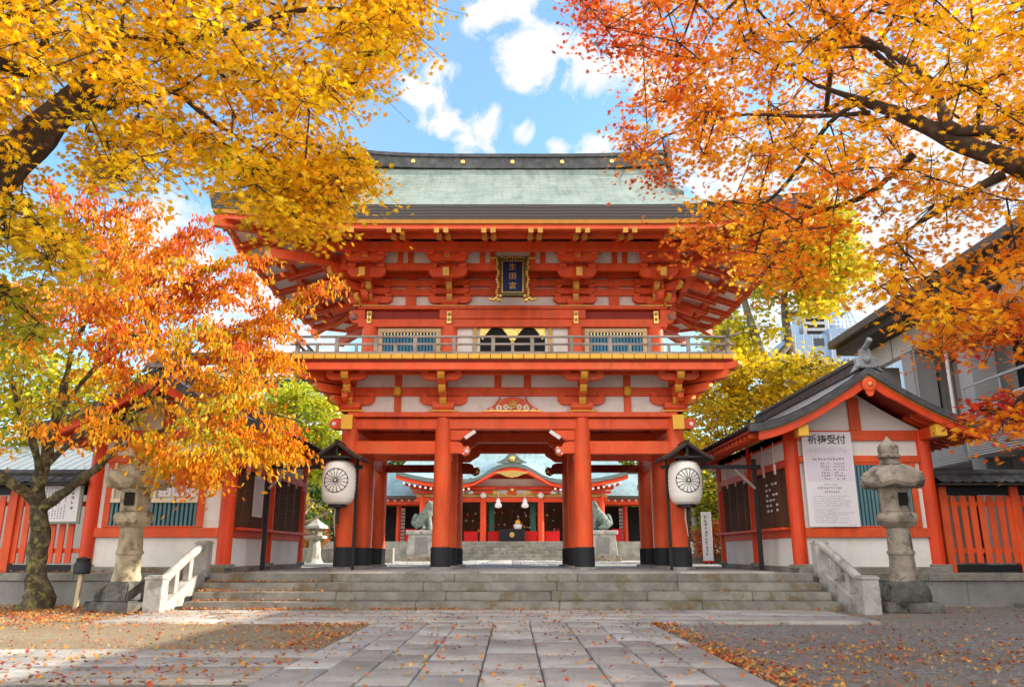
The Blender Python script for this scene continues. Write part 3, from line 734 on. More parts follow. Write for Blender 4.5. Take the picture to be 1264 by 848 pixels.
# roof
XE, YE0, YE1, YC = 6.88, 16.15, 25.65, 20.9
RH = 4.45          # half length of the ridge
def lift(x, y):
    dx = XE-abs(x); dy = min(y-YE0, YE1-y)
    return .30*math.exp(-(max(dx, 0)**2+max(dy, 0)**2)/3.2)
def prof(d): return 8.62+.42*d+.0627*d*d
def rz_(x, y, core):
    dy = max(0, min(y-YE0, YE1-y)); dx = XE-abs(x)
    z = prof(dy)
    if not core: z = min(z, prof(max(0, dx)))
    return z+lift(x, y)
rb = MB()
ys = [YE0+(YC-YE0)*(k/26) for k in range(27)]; ys = ys+[2*YC-y for y in ys[-2::-1]]
def strip(xs_, core):
    V = [(x, y, rz_(x, y, core)) for y in ys for x in xs_]; n = len(xs_)
    rb.add(V, [(j*n+i, j*n+i+1, (j+1)*n+i+1, (j+1)*n+i) for j in range(len(ys)-1) for i in range(n-1)])
strip(list(np.linspace(-RH, RH, 30)), True); strip(list(np.linspace(-XE, -RH, 20)), False); strip(list(np.linspace(RH, XE, 20)), False)
roof = rb.build('roof', COPPER, gate, smooth=True, loc=(GX, 0, 0), fixn=False)
for s in (-1, 1):           # gable triangles, verge rolls
    b = MB(); pts = [(y, rz_(s*RH, y, True)-.07) for y in ys if prof(min(y-YE0, YE1-y)) > prof(XE-RH)-.001]
    pts = [(pts[0][0], pts[0][1]-.05)]+pts+[(pts[-1][0], pts[-1][1]-.05)]
    b.prism(pts, 'yz', s*(RH-.35), s*(RH-.30)); b.build('gable_wall', VERM, roof)
    b = MB(); b.tube([(s*(RH-.02), y, z+.10) for (y, z) in pts[1:-1]], .09, 8); b.build('verge_roll', COPPER, roof, smooth=True)
b = MB(); rs = [4.62*k/14 for k in range(-14, 15)]
for a, c in zip(rs[:-1], rs[1:]):
    f = lambda x: .16*(abs(x)/4.62)**4
    for (w, z0, z1) in ((.36, 11.93, 12.27), (.46, 12.272, 12.33), (.30, 12.332, 12.42)):
        V = [(x, YC+sy*w/2, z+f(x)) for x in (a, c) for z in (z0, z1) for sy in (-1, 1)]
        b.add(V, [(0, 1, 3, 2), (4, 6, 7, 5), (0, 4, 5, 1), (2, 3, 7, 6), (0, 2, 6, 4), (1, 5, 7, 3)])
rd = b.build('ridge', TILED, gate, loc=(GX, 0, 0))
for k in range(-3, 4):
    b = MB(); b.lathe([(.062, -.01), (.062, .02), (.035, .03)], 16); b.xf(Matrix.Rotation(math.pi/2, 4, 'X')); b.build('ridge_crest', GOLD, rd, smooth=True, loc=(k*1.46, YC-.19, 12.12+.16*(abs(k*1.46)/4.62)**4))
for s in (-1, 1):
    b = MB(); b.prism([(-.35, 11.9), (.35, 11.9), (.28, 12.3), (.16, 12.62), (0, 12.8), (-.16, 12.62), (-.28, 12.3)], 'yz', 0, .14); b.build('ridge_end', TILED, rd, bev=.02, loc=(s*4.62-.07, YC, .08))
def edge_pts(inset, n=40):
    P = []
    x0_, x1_, y0_, y1_ = -XE+inset, XE-inset, YE0+inset, YE1-inset
    for k in range(n): P.append((x0_+(x1_-x0_)*k/n, y0_))
    for k in range(n): P.append((x1_, y0_+(y1_-y0_)*k/n))
    for k in range(n): P.append((x1_-(x1_-x0_)*k/n, y1_))
    for k in range(n): P.append((x0_, y1_-(y1_-y0_)*k/n))
    return P
def edge_band(name, rows_, mat, parent):
    """rows_: (inset, z) cross-section swept round the eaves with the corner lift."""
    b = MB(); n = None; V = []
    for (ins, z) in rows_:
        P = edge_pts(ins); n = len(P); V += [(x, y, z+lift(x, y)*.9) for (x, y) in P]
    m = len(rows_); F = [(j*n+i, j*n+(i+1) % n, ((j+1) % m)*n+(i+1) % n, ((j+1) % m)*n+i) for j in range(m) for i in range(n)]
    b.add(V, F); return b.build(name, mat, parent, loc=(GX, 0, 0) if parent is gate else None)
edge_band('fascia', [(0, 8.62), (.02, 8.50), (.06, 8.29), (.30, 8.295), (.30, 8.60)], EAVEB, roof)
edge_band('eave_strip', [(.07, 8.286), (.09, 8.20), (.25, 8.20), (.25, 8.286)], OCHRE, roof)
edge_band('eave_board', [(.15, 8.198), (.15, 8.09), (.30, 8.09), (.30, 8.198)], VERM, roof)
edge_band('eave_board', [(.92, 8.40), (.92, 8.235), (1.08, 8.235), (1.08, 8.40)], VERM, roof)
def soff(t): return 8.10+.33*(t-.15) if t < 1.0 else 8.39+.30*(t-1.0)
def soffit(t0, t1, name):
    b = MB(); n = 24
    for (side) in range(4):
        def f(u, v):
            t = t0+(t1-t0)*v; xa = XE-t; ya0, ya1 = YE0+t, YE1-t
            if side == 0: x, y = -xa+2*xa*u, ya0
            elif side == 1: x, y = xa, ya0+(ya1-ya0)*u
            elif side == 2: x, y = xa-2*xa*u, ya1
            else: x, y = -xa, ya1-(ya1-ya0)*u
            return (x, y, soff(t)+.012+lift(x, y)*.9)
        b.grid(f, n, 4)
    return b.build(name, WHITE, roof)
soffit(.2, 1.0, 'soffit_board'); soffit(1.0, 3.25, 'soffit_board')
def rafter(p, d, tmax):
    """p: position along the eave; d: outward side 0 front 1 right 2 back 3 left"""
    def P(t, dz):
        if d == 0: x, y = p, YE0+t
        elif d == 2: x, y = p, YE1-t
        elif d == 1: x, y = XE-t, p
        else: x, y = -XE+t, p
        return (x, y, soff(t)+dz+lift(x, y)*.9)
    b = MB(); tm = min(.98, tmax)
    b.beam(P(.16, -.035), P(tm, -.035), .10, .10)
    if tmax > 1.1: b.beam(P(.84, -.14), P(tmax, -.09 if tmax > 2.5 else -.11), .11, .13)
    r = b.build('rafter', VERM, gate, bev=.006)
    e = MB(); a0, a1 = Vector(P(.145, -.037)), Vector(P(.159, -.037)); e.beam(a0, a1, .115, .115)
    e.build('gilt_tip', GILTP, r)
    if tmax > 1.1: e = MB(); a0, a1 = Vector(P(.81, -.142)), Vector(P(.838, -.142)); e.beam(a0, a1, .122, .142); e.build('gilt_tip', GILTP, r)
for k in range(-6, 6):
    c = (k+.5)*1.068
    for o in (-.105, .105):
        x = c+o; tm = min(3.1, XE-abs(x)-.05)
        if tm > .4: rafter(x, 0, tm); 
for k in range(9):
    c = YE0+.55+k*1.05
    for o in (-.105, .105):
        y = c+o; tm = min(3.1, y-YE0-.05, YE1-y-.05)
        if tm > .4: rafter(y, 1, tm); rafter(y, 3, tm)
for sx in (-1, 1):          # hip rafters to the four corners
    for (sy, ye) in ((1, YE0), (-1, YE1)):
        b = MB()
        P = lambda t, dz: (sx*(XE-t), ye+sy*t, soff(t)+dz+lift(sx*(XE-t), ye+sy*t)*.9)
        b.beam(P(.12, -.10), P(1.05, -.10), .19, .22); b.beam(P(.9, -.20), P(3.2, -.14), .2, .24)
        b.beam(P(.10, -.10), P(.119, -.10), .215, .245, 1)
        b.build('hip_rafter', [VERM, GILTP], gate, bev=.012)

# name plaque under the eaves
pl = thing('name_plaque', 'ornate gilt-framed blue shrine name plaque hanging under the upper eaves', 'plaque', (GX, 18.05, 7.0))
pl.rotation_euler = (R(-8), 0, 0)
b = MB(); b.box(-.24, .24, -.02, .03, .18, 1.03); b.build('panel', INDIGO, pl)
b = MB()
for (xa, xb, za, zb) in ((-.27, -.24, .16, 1.05), (.24, .27, .16, 1.05), (-.239, .239, 1.03, 1.05), (-.239, .239, .16, .18)): b.box(xa, xb, -.045, .03, za, zb)
b.build('inner_frame', GOLD, pl)
b = MB()
b.prism([(-.30, .17), (-.27, .17), (-.27, 1.04), (-.36, 1.16), (-.40, 1.10), (-.36, .9)], 'xz', -.06, .04); b.prism([(.30, .17), (.27, .17), (.27, 1.04), (.36, 1.16), (.40, 1.10), (.36, .9)], 'xz', -.06, .04)
b.prism([(-.36, 1.16), (-.27, 1.051), (.27, 1.051), (.36, 1.16)], 'xz', -.065, .04); b.prism([(-.36, .02), (-.30, .16), (.30, .16), (.36, .02), (.2, .06), (-.2, .06)], 'xz', -.065, .04)
b.build('frame', paint('dark_carved_frame', (.10, .075, .02), .5, .4, 20, .3), pl, bev=.01)
b = MB()
for s in (-1, 1):
    for k in range(15): z = .08+k*.072; b.ball((s*(.37+.02*math.sin(k*1.3)+.04*(k > 12)), -.06, z), .038, 5)
    for (u, v, r) in ((.42, 1.13, .05), (.50, 1.12, .045), (.56, 1.13, .04), (.40, 0, .06), (.47, -.04, .05), (.54, -.02, .045), (.60, -.03, .03), (.33, -.05, .06), (.30, .06, .05)): b.ball((s*u, -.05, v), r, 6)
for k in range(9): b.ball((-.28+.07*k, -.07, 1.12+.015*math.cos(k*2)), .03, 5)
b.build('gilt_carving', GOLD, pl, smooth=True)
for k, ch in enumerate('生田宮'):
    me = text_mesh(ch, .20, .006, .0015); me.materials.append(GOLD); o = put('character', me, pl, (0, -.03, .87-.262*k)); o.rotation_euler = (R(90), 0, 0)

def rebase(root, base):
    base = Vector(base)
    for ch in root.children: ch.location = ch.location-base
    root.location = base
rebase(gate, (0, 20.9, CT))

def glyph_rows(b, x0, x1, z, h, y, fill=.8, dens=1.0, mi=0):
    """a row of small illegible brush-stroke characters"""
    x = x0; w = h*.92
    while x+w <= x1:
        if rnd.random() < fill:
            for k in range(3 if h < .03 else 6):
                if rnd.random() < .6: yy = z+h*rnd.uniform(.05, .95); a = x+w*rnd.uniform(0, .3); c = x+w*rnd.uniform(.5, .92); b.box(a, c, y-.001, y, yy-h*.055, yy+h*.055, mi)
                else: xx = x+w*rnd.uniform(.1, .85); za = z+h*rnd.uniform(0, .4); zb = z+h*rnd.uniform(.55, 1); b.box(xx-h*.05, xx+h*.05, y-.0011, y-.0001, za, zb, mi)
        x += h*1.08

# ------------------------------------------------------------------ side pavilions
def pavilion(sx, label, wallm):
    root = thing('pavilion', label, 'pavilion')
    X = lambda u: sx*u
    XA, XB, YA, YB, ZF = 6.12, 9.02, 17.1, 22.95, .76
    XM = (XA+XB)/2
    def bx(name, x0, x1, y0, y1, z0, z1, mat, bev=.01, par=None):
        b = MB(); b.box(X(x0), X(x1), y0, y1, z0, z1); return b.build(name, mat, par or root, bev=bev)
    bx('plinth', XA-.12, XB+.16, YA-.25, YB+.2, CT-.02, ZF-.02, STEPST, .015)
    # columns
    cm = MB(); cm.lathe([(.155, ZF-.02), (.155, 3.62)], 20); cme = cm.mesh('column', VERM2, smooth=True)
    sbm = MB(); sbm.box(-.2, .2, -.2, .2, ZF-.06, ZF+.03); sme = sbm.mesh('base_stone', STEPST, bev=.015)
    for (x, y) in ((XA, YA), (XB, YA), (XA, 19.9), (XA, YB), (XB, YB), (XB, 19.9)):
        c = put('column', cme, root, (X(x), y, 0)); put('base_stone', sme, c)
    # front wall
    f0, f1 = XA+.15, XB-.15
    bx('front_wall', f0, f1, YA-.03, YA+.05, ZF-.02, 3.62, WHITE, 0)
    for (z0, z1) in ((1.34, 1.54), (2.92, 3.07), (3.40, 3.62)): bx('wall_beam', f0-.03, f1+.03, YA-.10, YA+.08, z0, z1, VERM)
    # the barred window
    wa, wb = (7.0, 8.62) if sx > 0 else (6.75, 8.62)
    b = MB()
    for (xa, xb) in ((wa-.14, wa), (wb, wb+.14)): b.box(X(xa), X(xb), YA-.09, YA-.031, 1.545, 2.915)
    b.box(X(wa+.001), X(wb-.001), YA-.088, YA-.033, 1.546, 1.58); b.box(X(wa+.001), X(wb-.001), YA-.088, YA-.033, 2.87, 2.914)
    w = b.build('window', VERM, root, bev=.006)
    bk = MB(); bk.box(X(wa), X(wb), YA-.05, YA-.032, 1.545, 2.915); bk.build('window_backing', TEALD, w)
    zt = 2.915 if sx > 0 else 2.06
    n = 20; sb_ = MB(); sb_.box(-.028, .028, -.03, 0, 1.545, zt); sm_ = sb_.mesh('slat', TEAL, bev=.005)
    for k in range(n): put('slat', sm_, w, (X(wa+.04+(wb-wa-.08)*k/(n-1)), YA-.052, 0))
    if sx < 0:
        s_ = MB(); s_.box(X(wa), X(wb), YA-.12, YA-.04, 2.062, 2.15); s_.build('window_sill', CREAM, w, bev=.008)
        g = MB(); g.box(X(wa), X(wb), YA-.058, YA-.052, 2.151, 2.915); g.build('display_board', paint('display_board', (.50, .47, .38), .6, .1), w)
        for xx in (wa, (wa+wb)/2-.02, wb-.05): t_ = MB(); t_.box(X(xx), X(xx+.05), YA-.10, YA-.059, 2.151, 2.914); t_.build('muntin', CREAM, w, bev=.005)
    # gable wall and king post
    roofz = lambda s: 3.50+1.24*((1-s)**1.62)*(1+.12*s)+.05*max(0, s-.75)**2*8
    hw = 2.60
    pts = [(X(XM-1.6), 3.621)]+[(X(XM+1.6*k/8), roofz(abs(1.6*k/8)/hw)-.22) for k in range(-8, 9)]+[(X(XM+1.6), 3.621)]
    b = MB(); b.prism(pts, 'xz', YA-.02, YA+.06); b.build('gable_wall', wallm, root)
    b = MB(); b.box(X(XM-.12), X(XM+.12), YA-.09, YA-.022, 3.622, 4.35); b.build('king_post', VERM, root, bev=.01)
    # side walls
    for (xw, face) in ((XA, -1), (XB, 1)):
        t = .05
        bx('side_wall', xw-t, xw+t, YA+.15, YB-.15, ZF-.02, 1.34 if face < 0 else 3.6, WHITE, 0)
        if face < 0:
            bx('side_wall', xw-t, xw+t, YA+.15, YB-.15, 3.02, 3.62, WHITE, 0)
            bx('side_beam', xw-.09, xw+.09, YA+.14, YB-.14, 1.342, 1.50, VERM2); bx('side_beam', xw-.09, xw+.09, YA+.14, YB-.14, 2.86, 3.02, VERM2); bx('side_beam', xw-.1, xw+.1, YA+.14, YB-.14, 3.44, 3.62, VERM2)
            bx('counter_shelf', xw-.30, xw-.092, YA+.2, YB-.1, 1.50, 1.56, VERM2)
            for (ya, yb) in ((YA+.16, 19.74), (20.06, YB-.16)):
                s = MB(); s.box(X(xw+.02), X(xw+.03), ya, yb, 1.502, 2.858); sh = s.build('shutter', DARK, root)
                l = MB(); nn = int((yb-ya)/.10)
                for k in range(nn+1): y = ya+(yb-ya)*k/nn; wdt = .035 if k % 7 == 0 else .012; l.box(X(xw-.02), X(xw+.018), y-wdt, y+wdt, 1.503, 2.857)
                for k in range(14): z = 1.54+k*.098; l.box(X(xw-.008), X(xw+.017), ya, yb, z-.013, z+.013)
                l.build('lattice', BROWN, sh)
        else: bx('side_beam', xw-.1, xw+.1, YA+.14, YB-.14, 3.44, 3.598, VERM2)
    bx('rear_wall', XA+.15, XB-.15, YB-.05, YB+.05, ZF-.02, 3.62, WHITE, 0)
    # roof
    Y0, Y1 = 16.15, 23.75
    b = MB()
    nv = int((Y1-Y0)/.066)
    def fn(u, v):
        s = 2*u-1; y = Y0+.02+(Y1-Y0-.04)*v
        return (X(XM)+s*hw*1.0, y, roofz(abs(s))+.10+.035*max(0, math.cos(2*math.pi*(y-Y0)/.264))**1.0 - .012*((abs(s)*11) % 1))
    b.grid(fn, 44, nv)
    n0 = len(b.v); roof_ = b.build('roof', TILE, root, fixn=False)
    for s in (-1, 1):
        b = MB(); P = [(X(XM)+s*hw*k/14, roofz(k/14)) for k in range(15)]
        poly = [(p[0], p[1]+.10) for p in P]+[(p[0], p[1]-.06) for p in P[::-1]]
        b.prism(poly, 'xz', Y0-.06, Y0+.14); b.build('verge_tile', TILED, roof_, bev=.012); b = MB(); b.prism(poly, 'xz', Y1-.14, Y1+.06); b.build('verge_tile', TILED, roof_, bev=.012)
        b = MB(); poly = [(p[0], p[1]-.03) for p in P[:-1]]+[(p[0], p[1]-.24-.04*(k < 3)) for k, p in list(enumerate(P[:-1]))[::-1]]
        b.prism(poly, 'xz', Y0+.02, Y0+.09); b.build('barge_board', VERM2, root, bev=.008); b = MB(); b.prism(poly, 'xz', Y1-.09, Y1-.02); b.build('barge_board', VERM2, root, bev=.008)
        b = MB(); poly = [(p[0], p[1]-.062) for p in P[:-1]]+[(p[0], p[1]-.076) for p in P[:-1][::-1]]
        b.prism(poly, 'xz', Y0-.01, Y0+.018); b.build('barge_strip', YELLOW, root)
        b = MB(); poly = [(p[0], p[1]-.02) for p in P]+[(p[0], p[1]-.07) for p in P[::-1]]
        b.prism(poly, 'xz', Y0+.145, Y1-.145); b.build('roof_boarding', VERMD, root)
        # rafters
        rm = MB(); ia, ib = 6, 14
        for k in range(ia, ib): rm.beam((P[k][0], 0, P[k][1]-.115), (P[k+1][0]-(.05*s if k == 13 else 0), 0, P[k+1][1]-.115), .08, .09)
        rme = rm.mesh('rafter', VERM)
        for k in range(23): put('rafter', rme, root, (0, Y0+.3+k*.32, 0))
        b = MB(); b.box(X(XM)+s*1.45-.1, X(XM)+s*1.45+.1, YA-.85, YB+.7, 3.40, 3.63); pb_ = b.build('plate_beam', VERM2, root, bev=.01)
        b = MB(); b.box(X(XM)+s*1.45-.112, X(XM)+s*1.45+.112, YA-.87, YA-.62, 3.39, 3.642); b.build('beam_end_cap', YELLOW, pb_, bev=.008)
    zr = roofz(0)+.10
    b = MB(); b.box(X(XM)-.13, X(XM)+.13, Y0+.1, Y1-.1, zr-.03, zr+.16); b.box(X(XM)-.17, X(XM)+.17, Y0+.1, Y1-.1, zr+.162, zr+.20); b.tube([(X(XM), Y0+.1, zr+.24), (X(XM), Y1-.1, zr+.24)], .08, 10); b.build('ridge', TILED, roof_)
    b = MB(); b.prism([(-.34, -.16), (-.22, .02), (-.24, .14), (-.12, .22), (-.1, .36), (.1, .36), (.12, .22), (.24, .14), (.22, .02), (.34, -.16), (.15, -.06), (-.15, -.06)], 'xz', -.05, .09); b.ball((0, -.06, .12), .09, 7)
    b.tube([(0, .10, .36), (0, -.12, .40), (0, -.30, .50)], [.05, .06, .065], 9)
    for s in (-1, 1): b.ball((s*.2, -.04, -.02), .06, 6)
    b.build('ridge_end_tile', TILE, roof_, bev=.012, loc=(X(XM), Y0+.02, zr+.05))
    b = MB(); b.lathe([(.17, -.03), (.17, .03), (.12, .05)], 10); b.lathe([(.06, .05), (.05, .075), (.02, .08)], 8, mi=1); b.xf(Matrix.Rotation(math.pi/2, 4, 'X')); b.prism([(-.10, -.15), (.10, -.15), (.04, -.26), (-.04, -.26)], 'xz', -.03, .03, 0)
    b.build('gable_pendant', [VERM, GOLD], root, bev=.01, loc=(X(XM), Y0-.0, roofz(0)-.27))
    # cords with paper streamers under the inner eave
    for k in range(7):
        y = YA+.5+k*.8; b = MB(); b.box(X(XA-.22)-.025, X(XA-.22)+.025, y-.005, y+.005, 2.72, 2.95); b.cyl((X(XA-.22), y, 2.95), (X(XA-.22), y, 3.45), .008, n=5); b.build('paper_streamer', PAPER, root)
    rebase(root, (X(XM), 20, CT))
    return root
pavilion(1, 'red and white tiled pavilion with big white notice beside its teal barred window', WHITE)
pavilion(-1, 'red and white tiled pavilion, gable tinted as if warmly lit, posters in its window, half behind orange cherry leaves', CREAM)

# the large white notice
n_ = thing('notice_sheet', 'tall white notice sheet covered in rows of dark writing on the pavilion front', 'notice', (6.87, 16.96, 1.56))
b = MB(); b.box(-.54, .54, 0, .012, 0, 2.02); b.build('sheet', PAPER, n_)
b = MB(); b.box(-.5, .5, -.003, -.0005, .95, 1.66); b.build('tinted_band', paint('pale_pink_print', (.74, .66, .76), .7, .02), n_)
for k, ch in enumerate('祈祷受付'):
    me = text_mesh(ch, .215, .001, .0028); me.materials.append(INK); o = put('character', me, n_, (-.31+.21*k, -.003, 1.84)); o.rotation_euler = (R(90), 0, 0)
b = MB()
for k in range(4): glyph_rows(b, -.40, .42, 1.67-.035*k, .02, -.004, .9)
glyph_rows(b, -.36, .36, 1.40, .06, -.004, .75)
for k in range(6): glyph_rows(b, -.18, .02, 1.31-.065*k, .045, -.004, .8); glyph_rows(b, .10, .36, 1.31-.065*k, .045, -.004, .8)
glyph_rows(b, -.15, .15, .87, .03, -.002); glyph_rows(b, -.30, .34, .79, .045, -.002, .8); glyph_rows(b, -.16, .2, .71, .045, -.002, .85)
for k in range(5): glyph_rows(b, -.42, rnd.uniform(.1, .45), .62-.05*k, .026, -.002, .95)
for k in range(8): glyph_rows(b, -.42, rnd.uniform(0, .48), .36-.04*k, .026, -.002, .95)
glyph_rows(b, .3, .5, .03, .025, -.002)
b.build('writing', INK, n_)
# posters in the other pavilion's window
for k, (x0_, x1_, z0_, z1_, m2, lab) in enumerate(((-8.35, -7.95, 2.2, 2.85, BLDBLUE, 'pale poster with blue print at the end of the pavilion window near the stone lantern'), (-7.62, -7.36, 2.2, 2.86, INK, 'narrow poster with small grey print between lilac and blue posters'),
        (-7.33, -7.08, 2.2, 2.86, LILAC, 'white poster with a strong lilac middle in the pavilion window'), (-7.04, -6.82, 2.2, 2.84, REDCLOTH, 'small white poster with faint rows of print beside the lilac poster'))):
    p = thing('poster', lab, 'poster', ((x0_+x1_)/2, 17.035, z0_), group=None)
    b = MB(); w_ = (x1_-x0_)/2; b.box(-w_, w_, -.002, .003, 0, z1_-z0_); b.build('sheet', PAPER, p)
    b = MB()
    if k == 2: b.box(-w_*.55, w_*.55, -.004, -.0025, .08, .6)
    for j in range(9): glyph_rows(b, -w_+.03, w_-.03, .05+.065*j, .035, -.0045, .7)
    b.build('print', m2, p)
ns = MB(); ns.box(-.006, .006, -.36, .36, 0, .95); ns.box(-.0065, -.0061, -.30, .30, .05, .90, 1)
for (sx, yy, lab) in ((-1, 18.95, 'blank white paper sheet pinned on the brown shutter of the poster pavilion'),):
    tag(ns.build('paper_notice', [PAPER, paint('faint_print', (.66, .63, .66), .7, .05)], loc=(sx*6.075, yy, 1.85), rz=math.pi if sx < 0 else 0), lab, 'notice')
for (sx) in (1,):
    for r in range(6): 
        for c in range(4):
            if rnd.random() < .75: y = -.4+c*.22+rnd.uniform(0, .05); wp = MB(); wp.box(-.004, .0, 0, .14, 0, .05); tag(wp.build('paper_strip', PAPER, loc=(6.088, 18.5+y, 1.95+.12*r)), 'small white paper strip fixed on the brown lattice shutter of the notice pavilion', 'paper strip', 'white paper strips on the brown shutter')

# ------------------------------------------------------------------ lantern frames and paper lanterns
def lantern_frame(sx, label):
    t = thing('lantern_frame', label, 'lantern frame', (sx*4.6, 18.15, CT))
    Z = lambda z: z-CT
    b = MB(); b.box(-.032, .032, -.032, .032, 0, Z(3.15)); b.build('post', BLACK, t, bev=.006, loc=(sx*(3.58-4.6), 0, .03))
    b = MB(); b.box(-.045, .045, -.045, .045, 0, Z(3.10)); b.build('post', BLACK, t, bev=.006, loc=(sx*(5.62-4.6), .05, .03))
    b = MB(); b.box(min(sx*-1.15, sx*1.15), max(sx*-1.15, sx*1.15), -.04, .04, Z(2.90), Z(2.99)); b.build('cross_beam', BLACK, t, bev=.006)
    b = MB(); b.beam((sx*1.0, 0, Z(2.45)), (sx*.55, 0, Z(2.89)), .06, .06); b.build('brace', GREYWOOD, t, bev=.006)
    # little gabled roof over the lantern
    r = MB(); xc = sx*(3.97-4.6)
    P = [(0, 3.44), (.20, 3.30), (.40, 3.16), (.58, 3.08)]
    for s in (-1, 1):
        poly = [(xc+s*p[0], Z(p[1]+.02)) for p in P]+[(xc+s*p[0], Z(p[1]-.03)) for p in P[::-1]]
        r.prism(poly, 'xz', -.55, .45)
    rf = r.build('roof', DARKWOOD, t, bev=.006)
    for s in (-1, 1):
        for k in range(7):
            y = -.50+k*.15; q = MB()
            for (p0, p1) in zip(P[:-1], P[1:]): q.beam((xc+s*p0[0], y, Z(p0[1]+.035)), (xc+s*p1[0], y, Z(p1[1]+.035)), .04, .03)
            q.build('batten', DARKWOOD if k % 3 else BROWN, rf)
        q = MB()
        for (p0, p1) in zip(P[:-1], P[1:]): q.beam((xc+s*p0[0], -.57, Z(p0[1]-.02)), (xc+s*p1[0], -.57, Z(p1[1]-.02)), .03, .055)
        q.build('barge_board', DARKWOOD, rf, bev=.004)
    q = MB(); q.box(xc-.045, xc+.045, -.58, .48, Z(3.44), Z(3.50)); q.build('ridge', DARKWOOD, rf, bev=.008)
    q = MB(); q.box(xc-.5, xc+.5, -.50, -.46, Z(3.10), Z(3.15)); q.box(xc-.03, xc+.03, -.5, -.46, Z(3.15), Z(3.36)); q.build('truss', DARKWOOD, rf, bev=.005)
    return t
lantern_frame(-1, 'black posts and small wooden roof sheltering the lantern near the poster pavilion')
lantern_frame(1, 'black posts and small wooden roof sheltering the lantern near the big notice')
def paper_lantern(sx, label):
    t = thing('paper_lantern', label, 'paper lantern', (sx*3.96, 18.0, 2.08))
    prof = [(.20, .0), (.30, .05), (.355, .16), (.375, .32), (.38, .5), (.375, .68), (.355, .82), (.30, .93), (.20, .98)]
    pr = []
    for (a, c) in zip(prof[:-1], prof[1:]):
        for k in range(4):
            f = k/4; pr.append((a[0]+(c[0]-a[0])*f+(.007 if k % 2 else -.004), a[1]+(c[1]-a[1])*f))
    pr.append(prof[-1])
    b = MB(); b.lathe(pr, 32); b.build('paper_body', WASHI, t, smooth=True)
    b = MB(); b.lathe([(.21, .975), (.21, 1.03), (.16, 1.04)], 24); b.build('top_ring', BLACK, t, smooth=True)
    b = MB(); b.lathe([(.21, .005), (.21, -.06), (.16, -.065)], 24); b.build('bottom_ring', BLACK, t, smooth=True)
    b = MB(); b.cyl((0, 0, 1.02), (0, 0, 1.10), .012, n=6); b.build('hook', IRON, t)
    # round crest: a ring, sixteen petals
    def on(u, z):        # point on the paper surface at lateral offset u, height z
        r = np.interp(z, [p[1] for p in prof], [p[0] for p in prof])+.006
        return (u, -math.sqrt(max(.001, r*r-u*u)), z)
    b = MB(); c0, rr = .52, .265
    def stroke(pts, w):
        b.tube([on(*p) for p in pts], w, 5)
    stroke([(rr*math.cos(2*math.pi*k/48), c0+rr*math.sin(2*math.pi*k/48)) for k in range(49)], .008)
    for k in range(16):
        a = 2*math.pi*(k+.5)/16; stroke([(q*math.cos(a), c0+q*math.sin(a)) for q in (.035, .12, .19, rr)], .0065)
        a1 = 2*math.pi*k/16; da = math.pi/16
        stroke([((rr-.028*(1-(j/3)**2)*0-.022*(1-abs(j)/3))*0+rr*(1-.0)*math.cos(a1+da*j/3*.98)*(1-.07*(abs(j)/3)**2), c0+rr*math.sin(a1+da*j/3*.98)*(1-.07*(abs(j)/3)**2)) for j in range(-3, 4)], .0055)
    stroke([(.032*math.cos(2*math.pi*k/16), c0+.032*math.sin(2*math.pi*k/16)) for k in range(17)], .006)
    b.build('crest', INK, t)
    b = MB(); b.beam((0, 0, -.065), (0, 0, -.42), .10, .05, 0, (0, 1, 0)); b.beam((.05*sx, -.03, -.08), (.0, -.03, -1.02), .05, .025, 0, (0, 1, 0)); b.build('tassel', DARKWOOD, t, bev=.006)
    b = MB(); b.tube([(-.04, -.05, -.08), (-.05, -.06, -.3), (-.01, -.05, -.7)], [.02, .022, .008], 6); b.build('cord', paint('pale_cord', (.45, .32, .26), .8), t)
    return t
paper_lantern(-1, 'round white paper lantern with wheel crest by the column under orange leaves')
paper_lantern(1, 'round white paper lantern with wheel crest by the column near the brown shutters')

